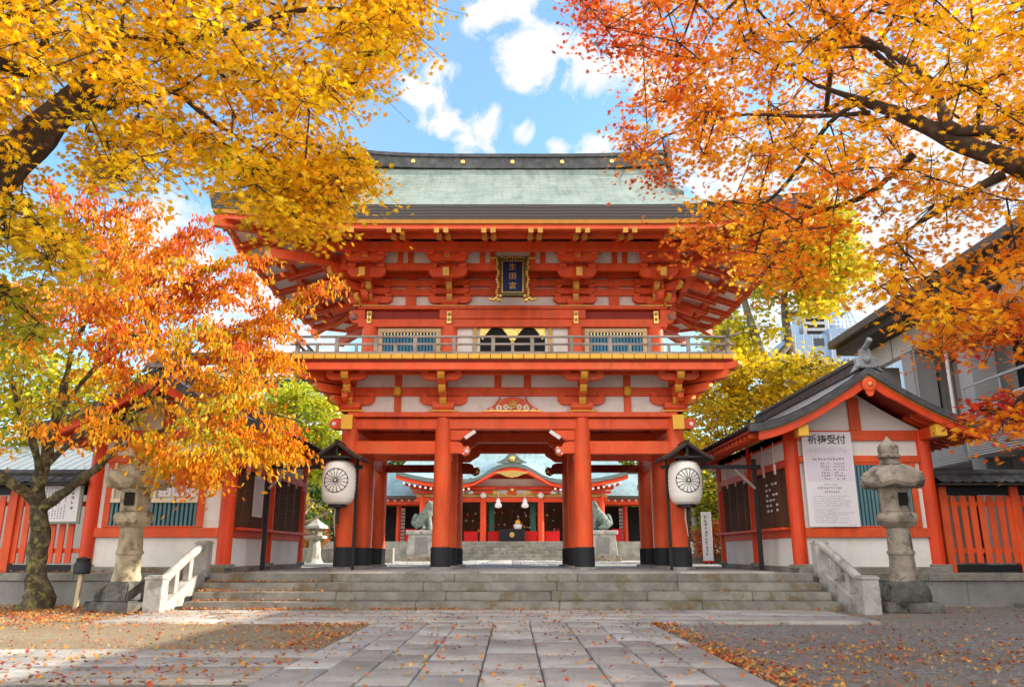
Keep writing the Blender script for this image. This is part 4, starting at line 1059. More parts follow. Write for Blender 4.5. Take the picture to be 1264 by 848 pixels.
# ------------------------------------------------------------------ stone lanterns
def stone_lantern(x, y, rz, label, mossy, ph):
    LANTST = globals()['LANTST'] if mossy else SUNLITST
    t = thing('stone_lantern', label, 'stone lantern', (x, y, 0), rz)
    def wob(b, amt):
        for i, p in enumerate(b.v):
            b.v[i] = tuple(p[j]+amt*(math.sin(p[0]*23+p[2]*17+j*2+ph)+math.sin(p[1]*31+p[2]*11+j+ph)) for j in range(3))
    def lat(name, prof, n, mat, a=0, sm=True, bev=.012, wb=.004):
        b = MB(); b.lathe(prof, n, ph=a); wob(b, wb); return b.build(name, mat, t, bev=0 if sm else bev, smooth=sm, seg=2)
    b = MB(); b.box(-.62, .62, -.55, .55, -.03, .17); wob(b, .008); b.build('base_slab', MOSSST, t, bev=.03, seg=2)
    if mossy: lat('base_drum', [(.50, .165), (.53, .24), (.52, .38), (.46, .47), (.40, .52)], 24, MOSSST, wb=.012)
    else:
        b = MB(); b.box(-.48, .48, -.44, .44, .168, .52); wob(b, .008); b.build('base_drum', MOSSST, t, bev=.035, seg=2)
    lat('shaft', [(.33, .518), (.32, .60), (.285, .68), (.272, .96), (.275, .985), (.305, 1.0), (.305, 1.05), (.275, 1.065), (.262, 1.30), (.258, 1.47)], 24, LANTST, wb=.003)
    lat('platform', [(.27, 1.468), (.34, 1.50), (.47, 1.58), (.50, 1.64), (.50, 1.70), (.46, 1.74), (.38, 1.76)], 6, LANTST, ph*.0+.3, False)
    # fire box: six-sided with a square window in two faces
    lat('fire_box', [(.36, 1.762), (.38, 2.20)], 6, LANTST, .3, False, .01)
    for k in (3, 4, 5):
        a = .3+math.pi/6+k*math.pi/3; M = Matrix.Rotation(a, 4, 'Z')
        w = MB(); w.box(.318, .340, -.12, .12, 1.87, 2.11); w.xf(M)
        if k == 4: w.build('fire_window', DARK, t)
        else:
            w = MB(); w.lathe([(.07, 0), (.055, .02), (.02, .022)], 10); w.xf(M @ Matrix.Translation((.325, 0, 1.99)) @ Matrix.Rotation(math.pi/2, 4, 'Y')); w.build('carved_relief', LANTST, t)
    # roof with curling petals
    b = MB(); n = 48
    V = []; prof = [(.40, 2.20), (.66, 2.22), (.71, 2.29), (.69, 2.37), (.61, 2.46), (.48, 2.55), (.34, 2.61), (.20, 2.635)]
    for j, (r, z) in enumerate(prof):
        for k in range(n):
            a = 2*math.pi*k/n; pet = math.cos(6*(a-.3))
            e = 1 if 1 <= j <= 3 else (.4 if j == 4 else 0)
            V.append(((r*(1+.075*e*pet))*math.cos(a), (r*(1+.075*e*pet))*math.sin(a), z+(.022 if mossy else .045)*e*pet+(.015 if mossy else .06)*e*max(0, pet)))
    F = [(j*n+k, j*n+(k+1) % n, (j+1)*n+(k+1) % n, (j+1)*n+k) for j in range(len(prof)-1) for k in range(n)]+[tuple(range(n-1, -1, -1)), tuple((len(prof)-1)*n+k for k in range(n))]
    b.add(V, F); wob(b, .006); rf = b.build('roof', LANTST, t, smooth=True)
    for k in range(6):
        a = .3+k*math.pi/3; s = MB(); s.tube([(.25*math.cos(a), .25*math.sin(a), 2.62), (.45*math.cos(a), .45*math.sin(a), 2.56), (.63*math.cos(a), .63*math.sin(a), 2.46), (.74*math.cos(a), .74*math.sin(a), 2.44 if mossy else 2.52)], [.035, .045, .05, .03], 8); s.build('ridge_scroll', LANTST, rf, smooth=True)
    lat('neck', [(.17, 2.618), (.24, 2.65), (.24, 2.70), (.19, 2.72), (.19, 2.75), (.26, 2.78), (.26, 2.82), (.22, 2.84)], 20, LANTST)
    lat('finial', [(.22, 2.838), (.245, 2.92), (.235, 3.0), (.19, 3.03), (.16, 3.05), (.10, 3.10), (.045, 3.15), (.01, 3.19)], 20, LANTST)
    t.scale = (.79, .79, 1.0)
    return t
stone_lantern(7.22, 14.95, R(-8), 'tall grey stone lantern with dark mossy base in front of the big notice', True, 0)
stone_lantern(-7.10, 14.95, R(-18), 'tall stone lantern tinted as if sunlit, finial hidden among the orange cherry leaves', False, 2.1)

# ------------------------------------------------------------------ red fences
def fence(sx, xa, xb, label):
    t = thing('picket_fence', label, 'fence', (sx*(xa+xb)/2, 17.2, CT))
    xc = (xa+xb)/2; L = xb-xa; h = L/2
    b = MB(); b.box(-h, h, -.09, .09, .02, .16); b.build('sill_beam', BLACK, t, bev=.01)
    for z in (.40, 1.38):
        b = MB(); b.box(-h, h, .0, .06, z, z+.10); b.build('rail', VERM, t, bev=.006)
    b = MB(); b.box(-h, h, -.02, .08, 1.62, 1.80); b.build('top_rail', BLACK, t, bev=.008)
    n = int(L/.197); m = MB(); m.box(-.066, .066, -.045, -.002, .19, 1.60); me = m.mesh('picket', VERM, bev=.006)
    for k in range(n):
        p = put('picket', me, t, (-h+.13+k*.197, rnd.uniform(-.004, .004), 0)); p.rotation_euler = (0, R(rnd.uniform(-.6, .6)), 0)
    m = MB(); m.box(-.085, .085, -.10, .10, .0, 1.80); me = m.mesh('post', VERM, bev=.01)
    k = -h+.08
    while k < h: put('post', me, t, (k, 0, 0)); k += 1.55
    b = MB()
    for s in (-1, 1):
        b.grid(lambda u, v: (-h-.1+(L+.2)*u, s*.42*v, 2.06-.20*v+.025*max(0, math.cos(2*math.pi*(L*u)/.22))-.014*((v*4) % 1)), int(L/.044), 12)
    r = b.build('roof', TILED, t, fixn=False)
    b = MB(); b.box(-h-.1, h+.1, -.40, .40, 1.802, 1.845); b.build('roof_boarding', DARKWOOD, r)
    b = MB(); b.tube([(-h-.12, 0, 2.10), (h+.12, 0, 2.10)], .07, 9); b.build('ridge', TILED, r, smooth=True)
    return t
fence(1, 9.25, 13.3, 'red picket fence with black tiled coping beside the grey stone lantern')
fence(-1, 9.25, 15.5, 'red picket fence with black tiled coping behind the mossy cherry trunk')
nb = thing('notice_board', 'framed white notice board with vertical writing hung on the picket fence', 'notice board', (-9.78, 17.02, 1.62))
b = MB(); b.box(-.54, .54, 0, .04, 0, .98); b.build('frame', paint('grey_green_frame', (.24, .27, .22), .6), nb, bev=.008)
b = MB(); b.box(-.49, .47, -.006, -.001, .05, .93); b.build('sheet', PAPER, nb)
b = MB()
for k in range(13):
    if k > 10: continue
    for j in range(15): glyph_rows(b, -.45+.062*k, -.45+.062*k+.05, .10+.052*j, .042, -.007, .9)
for j in range(5): glyph_rows(b, .30, .42, .30+.10*j, .085, -.007, 1)
b.build('writing', INK, nb)
sk = thing('capped_stake', 'pale wooden stake with dark cap standing beside the cherry trunk', 'stake', (-8.15, 15.3, 0))
b = MB(); b.beam((0, 0, -.02), (.03, 0, .66), .075, .075); b.build('stake', paint('pale_bare_wood', (.5, .42, .28), .8), sk, bev=.008)
b = MB(); b.lathe([(.13, .64), (.15, .66), (.15, .82), (.12, .86), (.13, .92), (.02, .95)], 14, (.03, 0, 0)); b.build('cap', IRON, sk, smooth=True)

# ------------------------------------------------------------------ main hall beyond the courtyard
HZ = 1.70
hall = thing('main_hall', 'vermilion worship hall with curved porch gable seen through the gate opening', 'shrine hall')
def hp(name, b, mat, bev=0, par=None, **kw): return b.build(name, mat, par or hall, bev=bev, **kw)
b = MB(); b.box(-20, 20, 47.2, 62, CT, HZ); hp('platform', b, RUBBLE)
for k in range(6):
    b = MB(); b.box(-6, 6, 45.5+.29*k, 45.5+.29*(k+1) if k < 5 else 47.19, CT if k == 0 else CT+.18*k, CT+.18*(k+1)); hp('step', b, STEPST, .012)
for x in (-5.4, -1.74, 1.74, 5.4):
    b = MB(); b.lathe([(.19, HZ), (.19, 4.4)], 14, (x, 48, 0)); hp('column', b, VERM2, smooth=True)
for x in (-9.5, -7.4, 7.4, 9.5, -12, 12):
    b = MB(); b.lathe([(.16, HZ), (.16, 4.2)], 14, (x, 52, 0)); hp('column', b, VERM2, smooth=True)
for (z0, z1, m) in ((4.02, 4.28, VERM2), (4.33, 4.45, GILTP), (4.75, 4.95, VERM2)):
    b = MB(); b.box(-5.8, 5.8, 47.85, 48.15, z0, z1); hp('beam', b, m)
b = MB(); b.box(-5.7, 5.7, 47.97, 48.03, 4.2, 5.4); hp('porch_wall', b, WHITE)
for s in (-1, 1):
    b = MB(); b.prism([(s*.5, 4.5), (s*1.1, 4.72), (s*1.7, 4.55), (s*1.7, 4.46), (s*.5, 4.46)], 'xz', 47.75, 47.8); hp('carving', b, GOLD)
    b = MB(); b.ball((s*1.74, 47.72, 4.42), .2, 8); hp('carved_boss', b, WHITE, smooth=True)
    b = MB(); b.ball((s*2.5, 47.75, 4.6), .22, 7, sz=.6); b.ball((s*3.1, 47.75, 4.6), .25, 7, sz=.5); hp('carving', b, WHITE, smooth=True)
b = MB(); b.prism([(-.3, 4.46), (-.2, 4.75), (-.35, 4.95), (.35, 4.95), (.2, 4.75), (.3, 4.46)], 'xz', 47.7, 47.8); b.ball((0, 47.66, 4.75), .16, 7, 1); hp('frog_leg_strut', b, [VERM2, GOLD])
for x in (-5.4, -1.74, 1.74, 5.4):
    b = MB(); boat(b, 1.2, .16, 4.5, 47.6, 47.8); boat(b, 1.5, .16, 4.72, 47.5, 47.7); b.xf(Matrix.Translation((x, 0, 0))); hp('bracket', b, VERM2)
# porch roof with the undulating gable
def kara(x):
    a = abs(x)
    return 4.98+1.0*math.exp(-(a/1.75)**2.4) + (.50*max(0, (a-3.2)/3.5)**2)
XS = np.linspace(-6.9, 6.9, 61)
b = MB(); poly = [(x, kara(x)+.22) for x in XS]+[(x, kara(x)) for x in XS[::-1]]
b.prism(poly, 'xz', 46.6, 46.75); pr_ = hp('porch_fascia', b, layered('grey_green_fascia', (.10, .14, .13), (.16, .2, .19), 40))
b = MB(); poly = [(x, kara(x)-.002) for x in XS]+[(x, kara(x)-.24) for x in XS[::-1]]
b.prism(poly, 'xz', 46.7, 46.8); hp('porch_barge_board', b, VERM2)
b = MB(); b.grid(lambda u, v: (-6.9+13.8*u, 46.6+5.4*v, kara(-6.9+13.8*u)*(1-v)+.24+v*(6.6)+.25*v*v), 60, 12); hp('porch_roof', b, COPPERB, smooth=True, fixn=False)
b = MB(); b.grid(lambda u, v: (-6.6+13.2*u, 46.75+5.0*v, kara(-6.6+13.2*u)*(1-v)-.1+v*(5.6)), 60, 4); hp('porch_soffit', b, VERM2, fixn=False)
for k in range(41):
    x = -6.4+12.8*k/40
    if abs(x) < 2.4: continue
    b = MB(); b.box(x-.06, x+.06, 46.66, 46.69, kara(x)-.42, kara(x)-.30); b.box(x-.05, x+.05, 46.692, 48.4, kara(x)-.42, kara(x)-.30, 1); hp('rafter', b, [WHITE, VERM2])
for s in (-1, 1):
    b = MB()
    b.tube([(s*2.3, 46.55, kara(2.3)-.22), (s*1.7, 46.55, 5.25), (s*1.0, 46.55, 5.62), (0, 46.55, 5.72)], [.07, .09, .10, .1], 8); hp('barge_scroll', b, VERM2, smooth=True)
b = MB(); b.prism([(-1.0, 5.62), (-.6, 5.52), (-.35, 5.40), (0, 5.34), (.35, 5.40), (.6, 5.52), (1.0, 5.62), (.6, 5.70), (0, 5.74), (-.6, 5.70)], 'xz', 46.42, 46.5); hp('gable_pendant', b, GOLD)
b = MB(); b.prism([(-.9, 6.25), (-.5, 6.45), (-.2, 6.75), (0, 6.85), (.2, 6.75), (.5, 6.45), (.9, 6.25), (.4, 6.2), (-.4, 6.2)], 'xz', 46.55, 46.85); b.ball((0, 46.5, 6.45), .18, 8, 1); hp('ridge_end_tile', b, [VERDI, GOLD])
# great roof behind, lower side roofs
def slope_roof(xa, xb, y0, z0, y1, z1, xin, mat, name):
    b = MB()
    def f(u, v):
        s = 2*u-1; xm = (xa+xb)/2; h = (xb-xa)/2; return (xm+s*(h-(xin)*v), y0+(y1-y0)*v, z0+(z1-z0)*(.72*v+.28*v*v)+.5*abs(s)**8*(1-v))
    b.grid(f, 30, 14); return hp(name, b, mat, smooth=True, fixn=False)
slope_roof(-6.0, 6.0, 50.8, 6.1, 57, 11.5, 1.4, COPPERB, 'great_roof')
for s in (-1, 1):
    xa, xb = sorted((s*3.5, s*19.0)); slope_roof(xa, xb, 50.2, 4.55, 55, 6.75, 3.0, COPPERB, 'wing_roof')
    b = MB(); b.box(xa+.1, xb-.1, 50.2, 50.5, 4.36, 4.54); hp('wing_fascia', b, EAVEB)
    b = MB(); b.box(xa+.3, xb-.3, 50.5, 52.2, 4.02, 4.36); hp('wing_eave', b, VERM2)
    n = 34
    for k in range(n):
        x = xa+.4+(xb-xa-.8)*k/(n-1); q = MB(); q.box(x-.07, x+.07, 50.44, 50.47, 4.22, 4.34); q.box(x-.06, x+.06, 50.472, 52, 4.24, 4.35, 1); hp('rafter', q, [WHITE, VERM2])
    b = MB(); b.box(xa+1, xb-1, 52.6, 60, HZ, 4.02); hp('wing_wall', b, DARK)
    for (u0, u1) in ((7.05, 7.35), (5.5, 5.9), (9.6, 10.2)):
        b = MB(); q0, q1 = sorted((s*u0, s*u1)); b.box(q0, q1, 52.35, 52.45, HZ, 3.9); pnl = hp('lattice_screen', b, WHITE if u0 > 7 else TEAL)
        q = MB()
        for k in range(9): z = HZ+.2+.22*k; q.box(q0, q1, 52.32, 52.345, z-.03, z+.03)
        q.build('lattice', GREENP, pnl)
b = MB(); b.box(-5.6, 5.6, 54, 60, HZ, 5.2); hp('inner_wall', b, paint('gilt_brown_interior', (.09, .035, .015), .7, .5, 4))
for k in range(70):
    b_ = None
for k in range(90):
    q = MB()
    x = rnd.uniform(-5.2, 5.2); z = rnd.uniform(2.4, 3.9); s_ = rnd.uniform(.03, .09); q.box(x-s_, x+s_, 53.9, 53.99, z-s_*.7, z+s_*.7); q.lathe([(s_*.5, 0), (s_*.7, s_*.5), (s_*.3, s_)], 7, (x, 53.95, z+s_*.7)); hp('altar_ornament', q, rnd.choice([GOLD, GOLD, REDCLOTH, GREENP, WHITE]))
rebase(hall, (0, 54, CT))
# furniture of the hall
for k, (x, lab) in enumerate(((-6.55, 'red cloth covered stand in the dark wing behind the guardian statue'), (6.75, 'red cloth covered stand in the dark wing beside the lattice screen'),
        (-2.5, 'low red cloth box beside the outer hall column'), (-1.05, 'low red cloth box between column and offering chest'), (1.1, 'low red cloth box on the far side of the offering chest'), (2.45, 'short red cloth box behind the gate column edge'))):
    b = MB(); h = .62 if k > 1 else .85; w = .42 if k > 1 else .34; b.box(-w, w, -.25, .25, 0, h-.03); b.box(-w-.02, w+.02, -.27, .27, h-.028, h)
    tag(b.build('red_stand', REDCLOTH, bev=.02, loc=(x, 48.9 if k > 1 else 51.8, HZ)), lab, 'cloth stand')
ob = thing('offering_chest', 'dark wooden offering chest with round gold emblem at the hall front', 'offering chest', (.0, 48.5, HZ))
b = MB(); b.box(-.78, .78, -.35, .35, .08, .72); b.build('body', BLACK, ob, bev=.01)
b = MB(); b.lathe([(.15, 0), (.15, .03), (.05, .04)], 14); b.xf(Matrix.Translation((0, -.36, .4)) @ Matrix.Rotation(math.pi/2, 4, 'X')); b.build('emblem', GOLD, ob, smooth=True)
b = MB(); 
for k in range(9): b.beam((-.72+.18*k, -.33, .735), (-.72+.18*k, .33, .735), .06, .03)
b.build('grille', DARKWOOD, ob)
for x in (-.6, .6): b = MB(); b.box(x-.06, x+.06, -.3, .3, 0, .08); b.build('foot', BLACK, ob)
vb = MB(); vb.lathe([(.2, 0), (.26, .12), (.27, .24), (.2, .28)], 14); vb.ball((0, 0, .38), .17, 8, 1); tag(vb.build('flower_vase', [PAPER, YELLOW], smooth=True, loc=(.35, 48.6, HZ+.752)), 'white vase of yellow flowers standing on the offering chest', 'vase')
for x, lab in ((-.82, 'white hanging bell lamp on the side nearer the green post'), (.78, 'white hanging bell lamp on the side away from the green post')):
    b = MB(); b.lathe([(.02, 0), (.2, .06), (.22, .2), (.13, .34), (.15, .42), (.08, .56), (.02, .62)], 14); b.cyl((0, 0, .6), (0, 0, .95), .015, n=6); tag(b.build('hanging_lamp', PAPER, smooth=True, loc=(x, 47.6, 3.62)), lab, 'hanging lamp')
for x, lab in ((-1.25, 'dark green wooden post standing inside the hall column'), (1.28, 'dark green post by the column across from the white lamp')):
    b = MB(); b.box(-.16, .16, -.1, .1, 0, 2.35); b.box(-.19, .19, -.13, .13, 0, .2); b.box(-.2, .2, -.14, .14, 2.3, 2.42); tag(b.build('green_post', GREENP, bev=.01, loc=(x, 48.9, HZ)), lab, 'post')

# guardian lion-dogs on pedestals
def lion(sx, label, lab2):
    p = thing('statue_pedestal', lab2, 'pedestal', (sx*4.72, 42.5, CT))
    b = MB(); b.box(-.95, .95, -.8, .8, 0, .30); b.build('foot_slab', LANTST, p, bev=.02)
    b = MB(); b.prism([(-.80, .302), (.80, .302), (.68, 1.35), (-.68, 1.35)], 'xz', -.66, .66); b.build('body', RAILST, p, bev=.02)
    b = MB(); b.box(-.82, .82, -.72, .72, 1.352, 1.56); b.build('cap', RAILST, p, bev=.03)
    b = MB(); b.box(-.34, .34, -.69, -.663, .42, 1.22); b.build('inscription_plate', CONCRETE, p)
    me = bpy.data.meshes.new('guardian_lion'); bm = bmesh.new()
    pts = [((.45, 0, .30), .30), ((.20, 0, .55), .36), ((-.10, 0, .85), .34), ((-.30, 0, 1.15), .30), ((-.42, 0, 1.42), .34), ((-.70, 0, 1.38), .20), ((-.36, 0, 1.66), .16)]
    vs = [bm.verts.new(c) for c, r in pts]; rad = [r for c, r in pts]
    for a, c in zip(vs[:-2], vs[1:-1]): bm.edges.new((a, c))
    bm.edges.new((vs[4], vs[6]))
    def limb(i, chain):
        last = vs[i]
        for c, r in chain: v = bm.verts.new(c); vs.append(v); rad.append(r); bm.edges.new((last, v)); last = v
    for s in (-1, 1):
        limb(2, [((-.32, s*.2, .7), .15), ((-.40, s*.22, .35), .12), ((-.42, s*.22, .08), .12), ((-.56, s*.22, .05), .10)])
        limb(0, [((.25, s*.3, .28), .22), ((-.0, s*.33, .18), .15), ((-.12, s*.33, .06), .11)])
        limb(4, [((-.34, s*.22, 1.66), .07), ((-.30, s*.26, 1.76), .03)])
    limb(0, [((.58, 0, .42), .18), ((.52, 0, .75), .17), ((.42, 0, .98), .08)])
    bm.verts.ensure_lookup_table(); bm.to_mesh(me); bm.free()
    o = put('guardian_lion', me, None, (sx*4.72, 42.5, CT+1.56), math.pi if sx < 0 else 0)
    md = o.modifiers.new('skin', 'SKIN'); md.use_smooth_shade = True
    for i, sv in enumerate(me.skin_vertices[0].data): sv.radius = (rad[i], rad[i]); sv.use_root = (i == 0)
    sd = o.modifiers.new('sub', 'SUBSURF'); sd.levels = 2; sd.render_levels = 2
    me.materials.append(VERDI)
    dg = bpy.context.evaluated_depsgraph_get(); m2 = bpy.data.meshes.new_from_object(o.evaluated_get(dg)); m2.materials.clear(); m2.materials.append(VERDI); m2.polygons.foreach_set('material_index', [0]*len(m2.polygons)); m2.polygons.foreach_set('use_smooth', [True]*len(m2.polygons))
    o.modifiers.clear(); o.data = m2; o.scale = (.9, .9, .9)
    tag(o, label, 'statue')
lion(-1, 'greenish seated guardian lion statue facing the path with red stand behind', 'pale stone pedestal under the guardian lion nearer the pale bare tree')
lion(1, 'greenish seated guardian lion statue beside the lattice screen of the wing', 'pale stone pedestal under the guardian lion nearer the white banner')

# courtyard bits
sl = thing('courtyard_lantern', 'small white stone lantern standing in the courtyard behind the paper lantern', 'stone lantern', (-8.35, 34, CT))
b = MB(); b.lathe([(.42, 0), (.30, .2), (.22, .9), (.2, 1.0)], 12); b.build('shaft', RAILST, sl)
b = MB(); b.box(-.42, .42, -.42, .42, 1.0, 1.12); b.build('platform', RAILST, sl, bev=.02)
b = MB(); b.lathe([(.30, 1.12), (.30, 1.42)], 6); b.build('fire_box', LANTST, sl)
b = MB(); b.lathe([(.55, 1.42), (.5, 1.52), (.25, 1.66), (.08, 1.8), (.02, 1.95)], 6); b.build('roof', RAILST, sl)
lw = MB(); x = -16
while x < -5.6: lw.box(x, x+1.15, 35.6, 36.0, CT, CT+.62); x += 1.2
tag(lw.build('low_stone_wall', RUBBLE, bev=.02), 'low rubble stone wall below the shrubs of the courtyard by the pale tree', 'wall')
lw = MB(); x = 5.9
while x < 15: lw.box(x, x+1.15, 33.6, 34.0, CT, CT+.40); x += 1.2
tag(lw.build('low_stone_wall', RUBBLE, bev=.02), 'low rubble stone edging behind the white vertical banner', 'wall')
bn = thing('banner_sign', 'narrow white upright sign with vertical dark writing in the courtyard', 'sign', (7.55, 31.0, CT))
b = MB(); b.box(-.19, .19, -.03, .03, .12, 1.95); b.build('board', PAPER, bn, bev=.006)
b = MB()
for k in range(11): glyph_rows(b, -.09, .09, .30+.14*k, .125, -.032, 1)
b.build('writing', INK, bn)
b = MB(); b.box(-.22, .22, -.05, .05, .05, .118); b.build('base_bar', REDCLOTH, bn)
for x in (-.1, .1): b = MB(); b.box(x-.03, x+.03, -.02, .02, 0, .05); b.build('leg', IRON, bn)
tr = thing('wooden_torii', 'grey weathered wooden gateway half hidden behind the gate column', 'torii', (7.2, 36, CT))
for x in (-1.1, 1.1): b = MB(); b.cyl((x, 0, 0), (x*.94, 0, 4.0), .16, .14); b.build('post', GREYWOOD, tr, smooth=True)
b = MB(); b.beam((-1.9, 0, 4.05), (1.9, 0, 4.05), .3, .26); b.build('lintel', GREYWOOD, tr, bev=.02)
b = MB(); b.beam((-1.5, 0, 3.3), (1.5, 0, 3.3), .14, .22); b.build('tie_beam', GREYWOOD, tr, bev=.02)

# ------------------------------------------------------------------ buildings around
ob = thing('modern_building', 'grey concrete building with deep eave, louvred balconies and recessed bays', 'building')
def op(name, x0, x1, y0, y1, z0, z1, mat, par=None, bev=.015): b = MB(); b.box(x0, x1, y0, y1, z0, z1); return b.build(name, mat, par or ob, bev=bev)
op('wall', 14.2, 26, 2.2, 27.3, CT-.3, 8.05, BLDBROWN)  # near part, out of view, lengthened to throw shade over the path
op('roof', 11.8, 27, 1.5, 28.1, 8.35, 8.62, paint('brown_roof_edge', (.10, .075, .06), .7))
op('eave_soffit', 12.0, 26.8, 1.8, 27.9, 8.052, 8.347, DARKWOOD)
op('eave_beam', 12.9, 13.2, 2.0, 27.4, 7.35, 8.05, BLDPALE)
for y in (3.2, 6.3, 9.4, 12.5, 15.6, 18.6, 21.7, 24.8, 27.1): op('pillar', 12.95, 13.7, y-.32, y+.32, CT-.3, 7.349, BLDGREY)
for z in (3.4, 5.9-2.2+1.4): pass
op('floor_slab', 12.97, 14.19, 2.0, 27.4, 3.55, 3.83, BLDPALE); 
lv = op('balcony_parapet', 12.5, 12.62, 15.0, 21.3, 3.5, 4.95, BLDGREY)
b = MB()
for k in range(22): z = 3.54+k*.064; b.box(12.46, 12.499, 15.0, 21.3, z, z+.032)
b.build('louvre', BLDPALE, lv)
lv = op('balcony_parapet', 12.85, 12.94, 22.1, 27, 3.5, 4.3, BLDGREY)
b = MB()
for k in range(12): z = 3.54+k*.064; b.box(12.81, 12.849, 22.1, 27, z, z+.032)
b.build('louvre', BLDPALE, lv)
b = MB(); b.beam((12.56, 15, 5.45), (12.56, 21.3, 5.45), .05, .06)
for y in (15.1, 16.6, 18.1, 19.6, 21.2): b.beam((12.56, y, 4.96), (12.56, y, 5.43), .03, .03, 0, (0, 1, 0))
b.build('railing', BLDGREY, ob)
for (ya, yb) in ((19.0, 21.3), (22.1, 24.4), (25.2, 26.7), (15.95, 18.2)):
    for (za, zb, m) in ((3.9, 7.0, GLASS if ya < 19.5 else BLDBROWN), (.9, 3.2, GLASS)):
        w = op('window', 14.1, 14.19, ya+.1, yb-.1, za, zb, BLACK)
        op('pane', 14.08, 14.099, ya+.2, (ya+yb)/2-.04, za+.1, zb-.1, m, w, 0); op('pane', 14.08, 14.099, (ya+yb)/2+.04, yb-.2, za+.1, zb-.1, m, w, 0)
b = MB(); b.cyl((12.8, 18.1, 1.0), (12.8, 18.1, 7.4), .05); b.build('drain_pipe', PAPER, ob)
b = MB(); b.cyl((12.95, 22.5, 4.3), (12.95, 22.5, 7.3), .05); b.build('drain_pipe', PAPER, ob)
for y in (22.9, 26.0): b = MB(); b.box(13.75, 14.05, y, y+.8, 3.84, 4.42); b.build('air_conditioner', PAPER, ob, bev=.02)
b = MB(); b.tube([(12.9, 24.2, .7), (12.9, 24.2, 7.3)], .035, 7); b.build('drain_pipe', BLDGREY, ob)
b = MB()
for k in range(12): b.box(12.885, 12.899, 3.0+k*2.05, 3.02+k*2.05, 7.351, 8.049)
b.build('panel_joint', DARKWOOD, ob)
rebase(ob, (19, 23, CT))
# rooftop tower far away
tw = thing('office_tower', 'far blue-grey tower with rooftop water tank, lattice mast and railings', 'building', (38, 88, 0))
def twp(name, b, m, **k): return b.build(name, m, tw, **k)
b = MB(); b.box(-5, -.7, .5, 12, 0, 26.0); twp('wall', b, BLDBLUE)
b = MB(); b.box(-.699, 9, 0, 14, 0, 26.6); twp('wall', b, BLDBLUE)
b = MB()
for k in range(14):
    x = -4.6+k*1.0; b.box(x, x+.06, (-.06 if x > -.7 else .44), (-.001 if x > -.7 else .499), 0, 26)
twp('cladding_seam', b, BLDPALE)
b = MB(); b.lathe([(1.15, 26.6), (1.15, 31.2), (1.0, 31.5)], 20, (1.6, 4, 0)); twp('water_tank', b, BLDBLUE, smooth=True)
b = MB(); b.box(-2.7, .4, 2.5, 6, 26.0, 30.2); twp('stair_tower', b, BLDGREY)
for k in range(4): b = MB(); b.box(-2.3, -.1, 2.44, 2.499, 26.6+k*.8, 27.0+k*.8); twp('louvre', b, DARK)
b = MB()
for (x, y) in ((2.9, 3), (4.6, 3), (2.9, 5), (4.6, 5)): b.beam((x, y, 26.6), (3.1, 4, 31.8), .12, .12, 0, (0, 1, 0))
for z in (27.5, 28.6, 29.7, 30.6): k = (31.8-z)/5.2; b.beam((3.1-.2*k, 4-k, z), (3.1+1.5*k, 4-k, z+.7), .09, .09, 0, (0, 1, 0)); b.beam((3.1-.2*k, 4-k, z), (3.1+1.5*k, 4-k, z), .09, .09, 0, (0, 1, 0))
b.cyl((.9, 4, 31), (.9, 4, 34), .06, n=6); twp('mast', b, BLDGREY)
b = MB(); b.lathe([(1.1, 26.0), (1.1, 27.4), (.9, 27.7)], 18, (-4.2, 3, 0)); twp('water_tank', b, BLDBLUE, smooth=True)
b = MB()
for k in range(11): x = -.6+k*.9; b.box(x-.03, x+.03, .05, .11, 26.6, 27.7)
for z in (27.1, 27.65): b.box(-.6, 8.8, .05, .11, z, z+.05)
twp('railing', b, PAPER)
w_ = MB(); w_.box(-2.4, -1.2, .42, .49, 24.6, 25.5); twp('window', w_, GLASS)
ab = thing('apartment_block', 'far pale apartment block with horizontal balcony bands beyond the cherry crown', 'building', (-26.5, 75, 0))
b = MB(); b.box(-9, 9, 0, 10, 0, 20.6); b.build('wall', BLDWHITE, ab)
for k in range(7):
    b = MB(); b.box(-9.2, 9.2, -.9, -.001, 1.5+2.7*k, 2.6+2.7*k); bl = b.build('balcony', BLDWHITE, ab)
    b = MB(); b.box(-8.6, 8.6, -.02, -.0005, 2.62+2.7*k, 4.1+2.7*k); b.build('window', GLASS, ab)
sh = thing('outbuilding', 'low outbuilding with pale blue-grey sheet roof behind the picket fence and cherry', 'building', (-15.5, 24, CT))
b = MB(); b.box(-3.5, 4.2, 0, 5, 0, 2.6); b.build('wall', BLDBROWN, sh)
b = MB(); b.grid(lambda u, v: (-3.9+8.5*u, -.6+3.2*v, 2.62+1.3*v+.02*math.cos(u*8.5*2*math.pi/.3)), 120, 2); b.grid(lambda u, v: (-3.9+8.5*u, 5.6-3.0*v, 2.62+1.3*v+.02*math.cos(u*8.5*2*math.pi/.3)), 120, 2); b.build('roof', paint('pale_sheet_roof', (.20, .23, .25), .5, .08), sh, fixn=False)

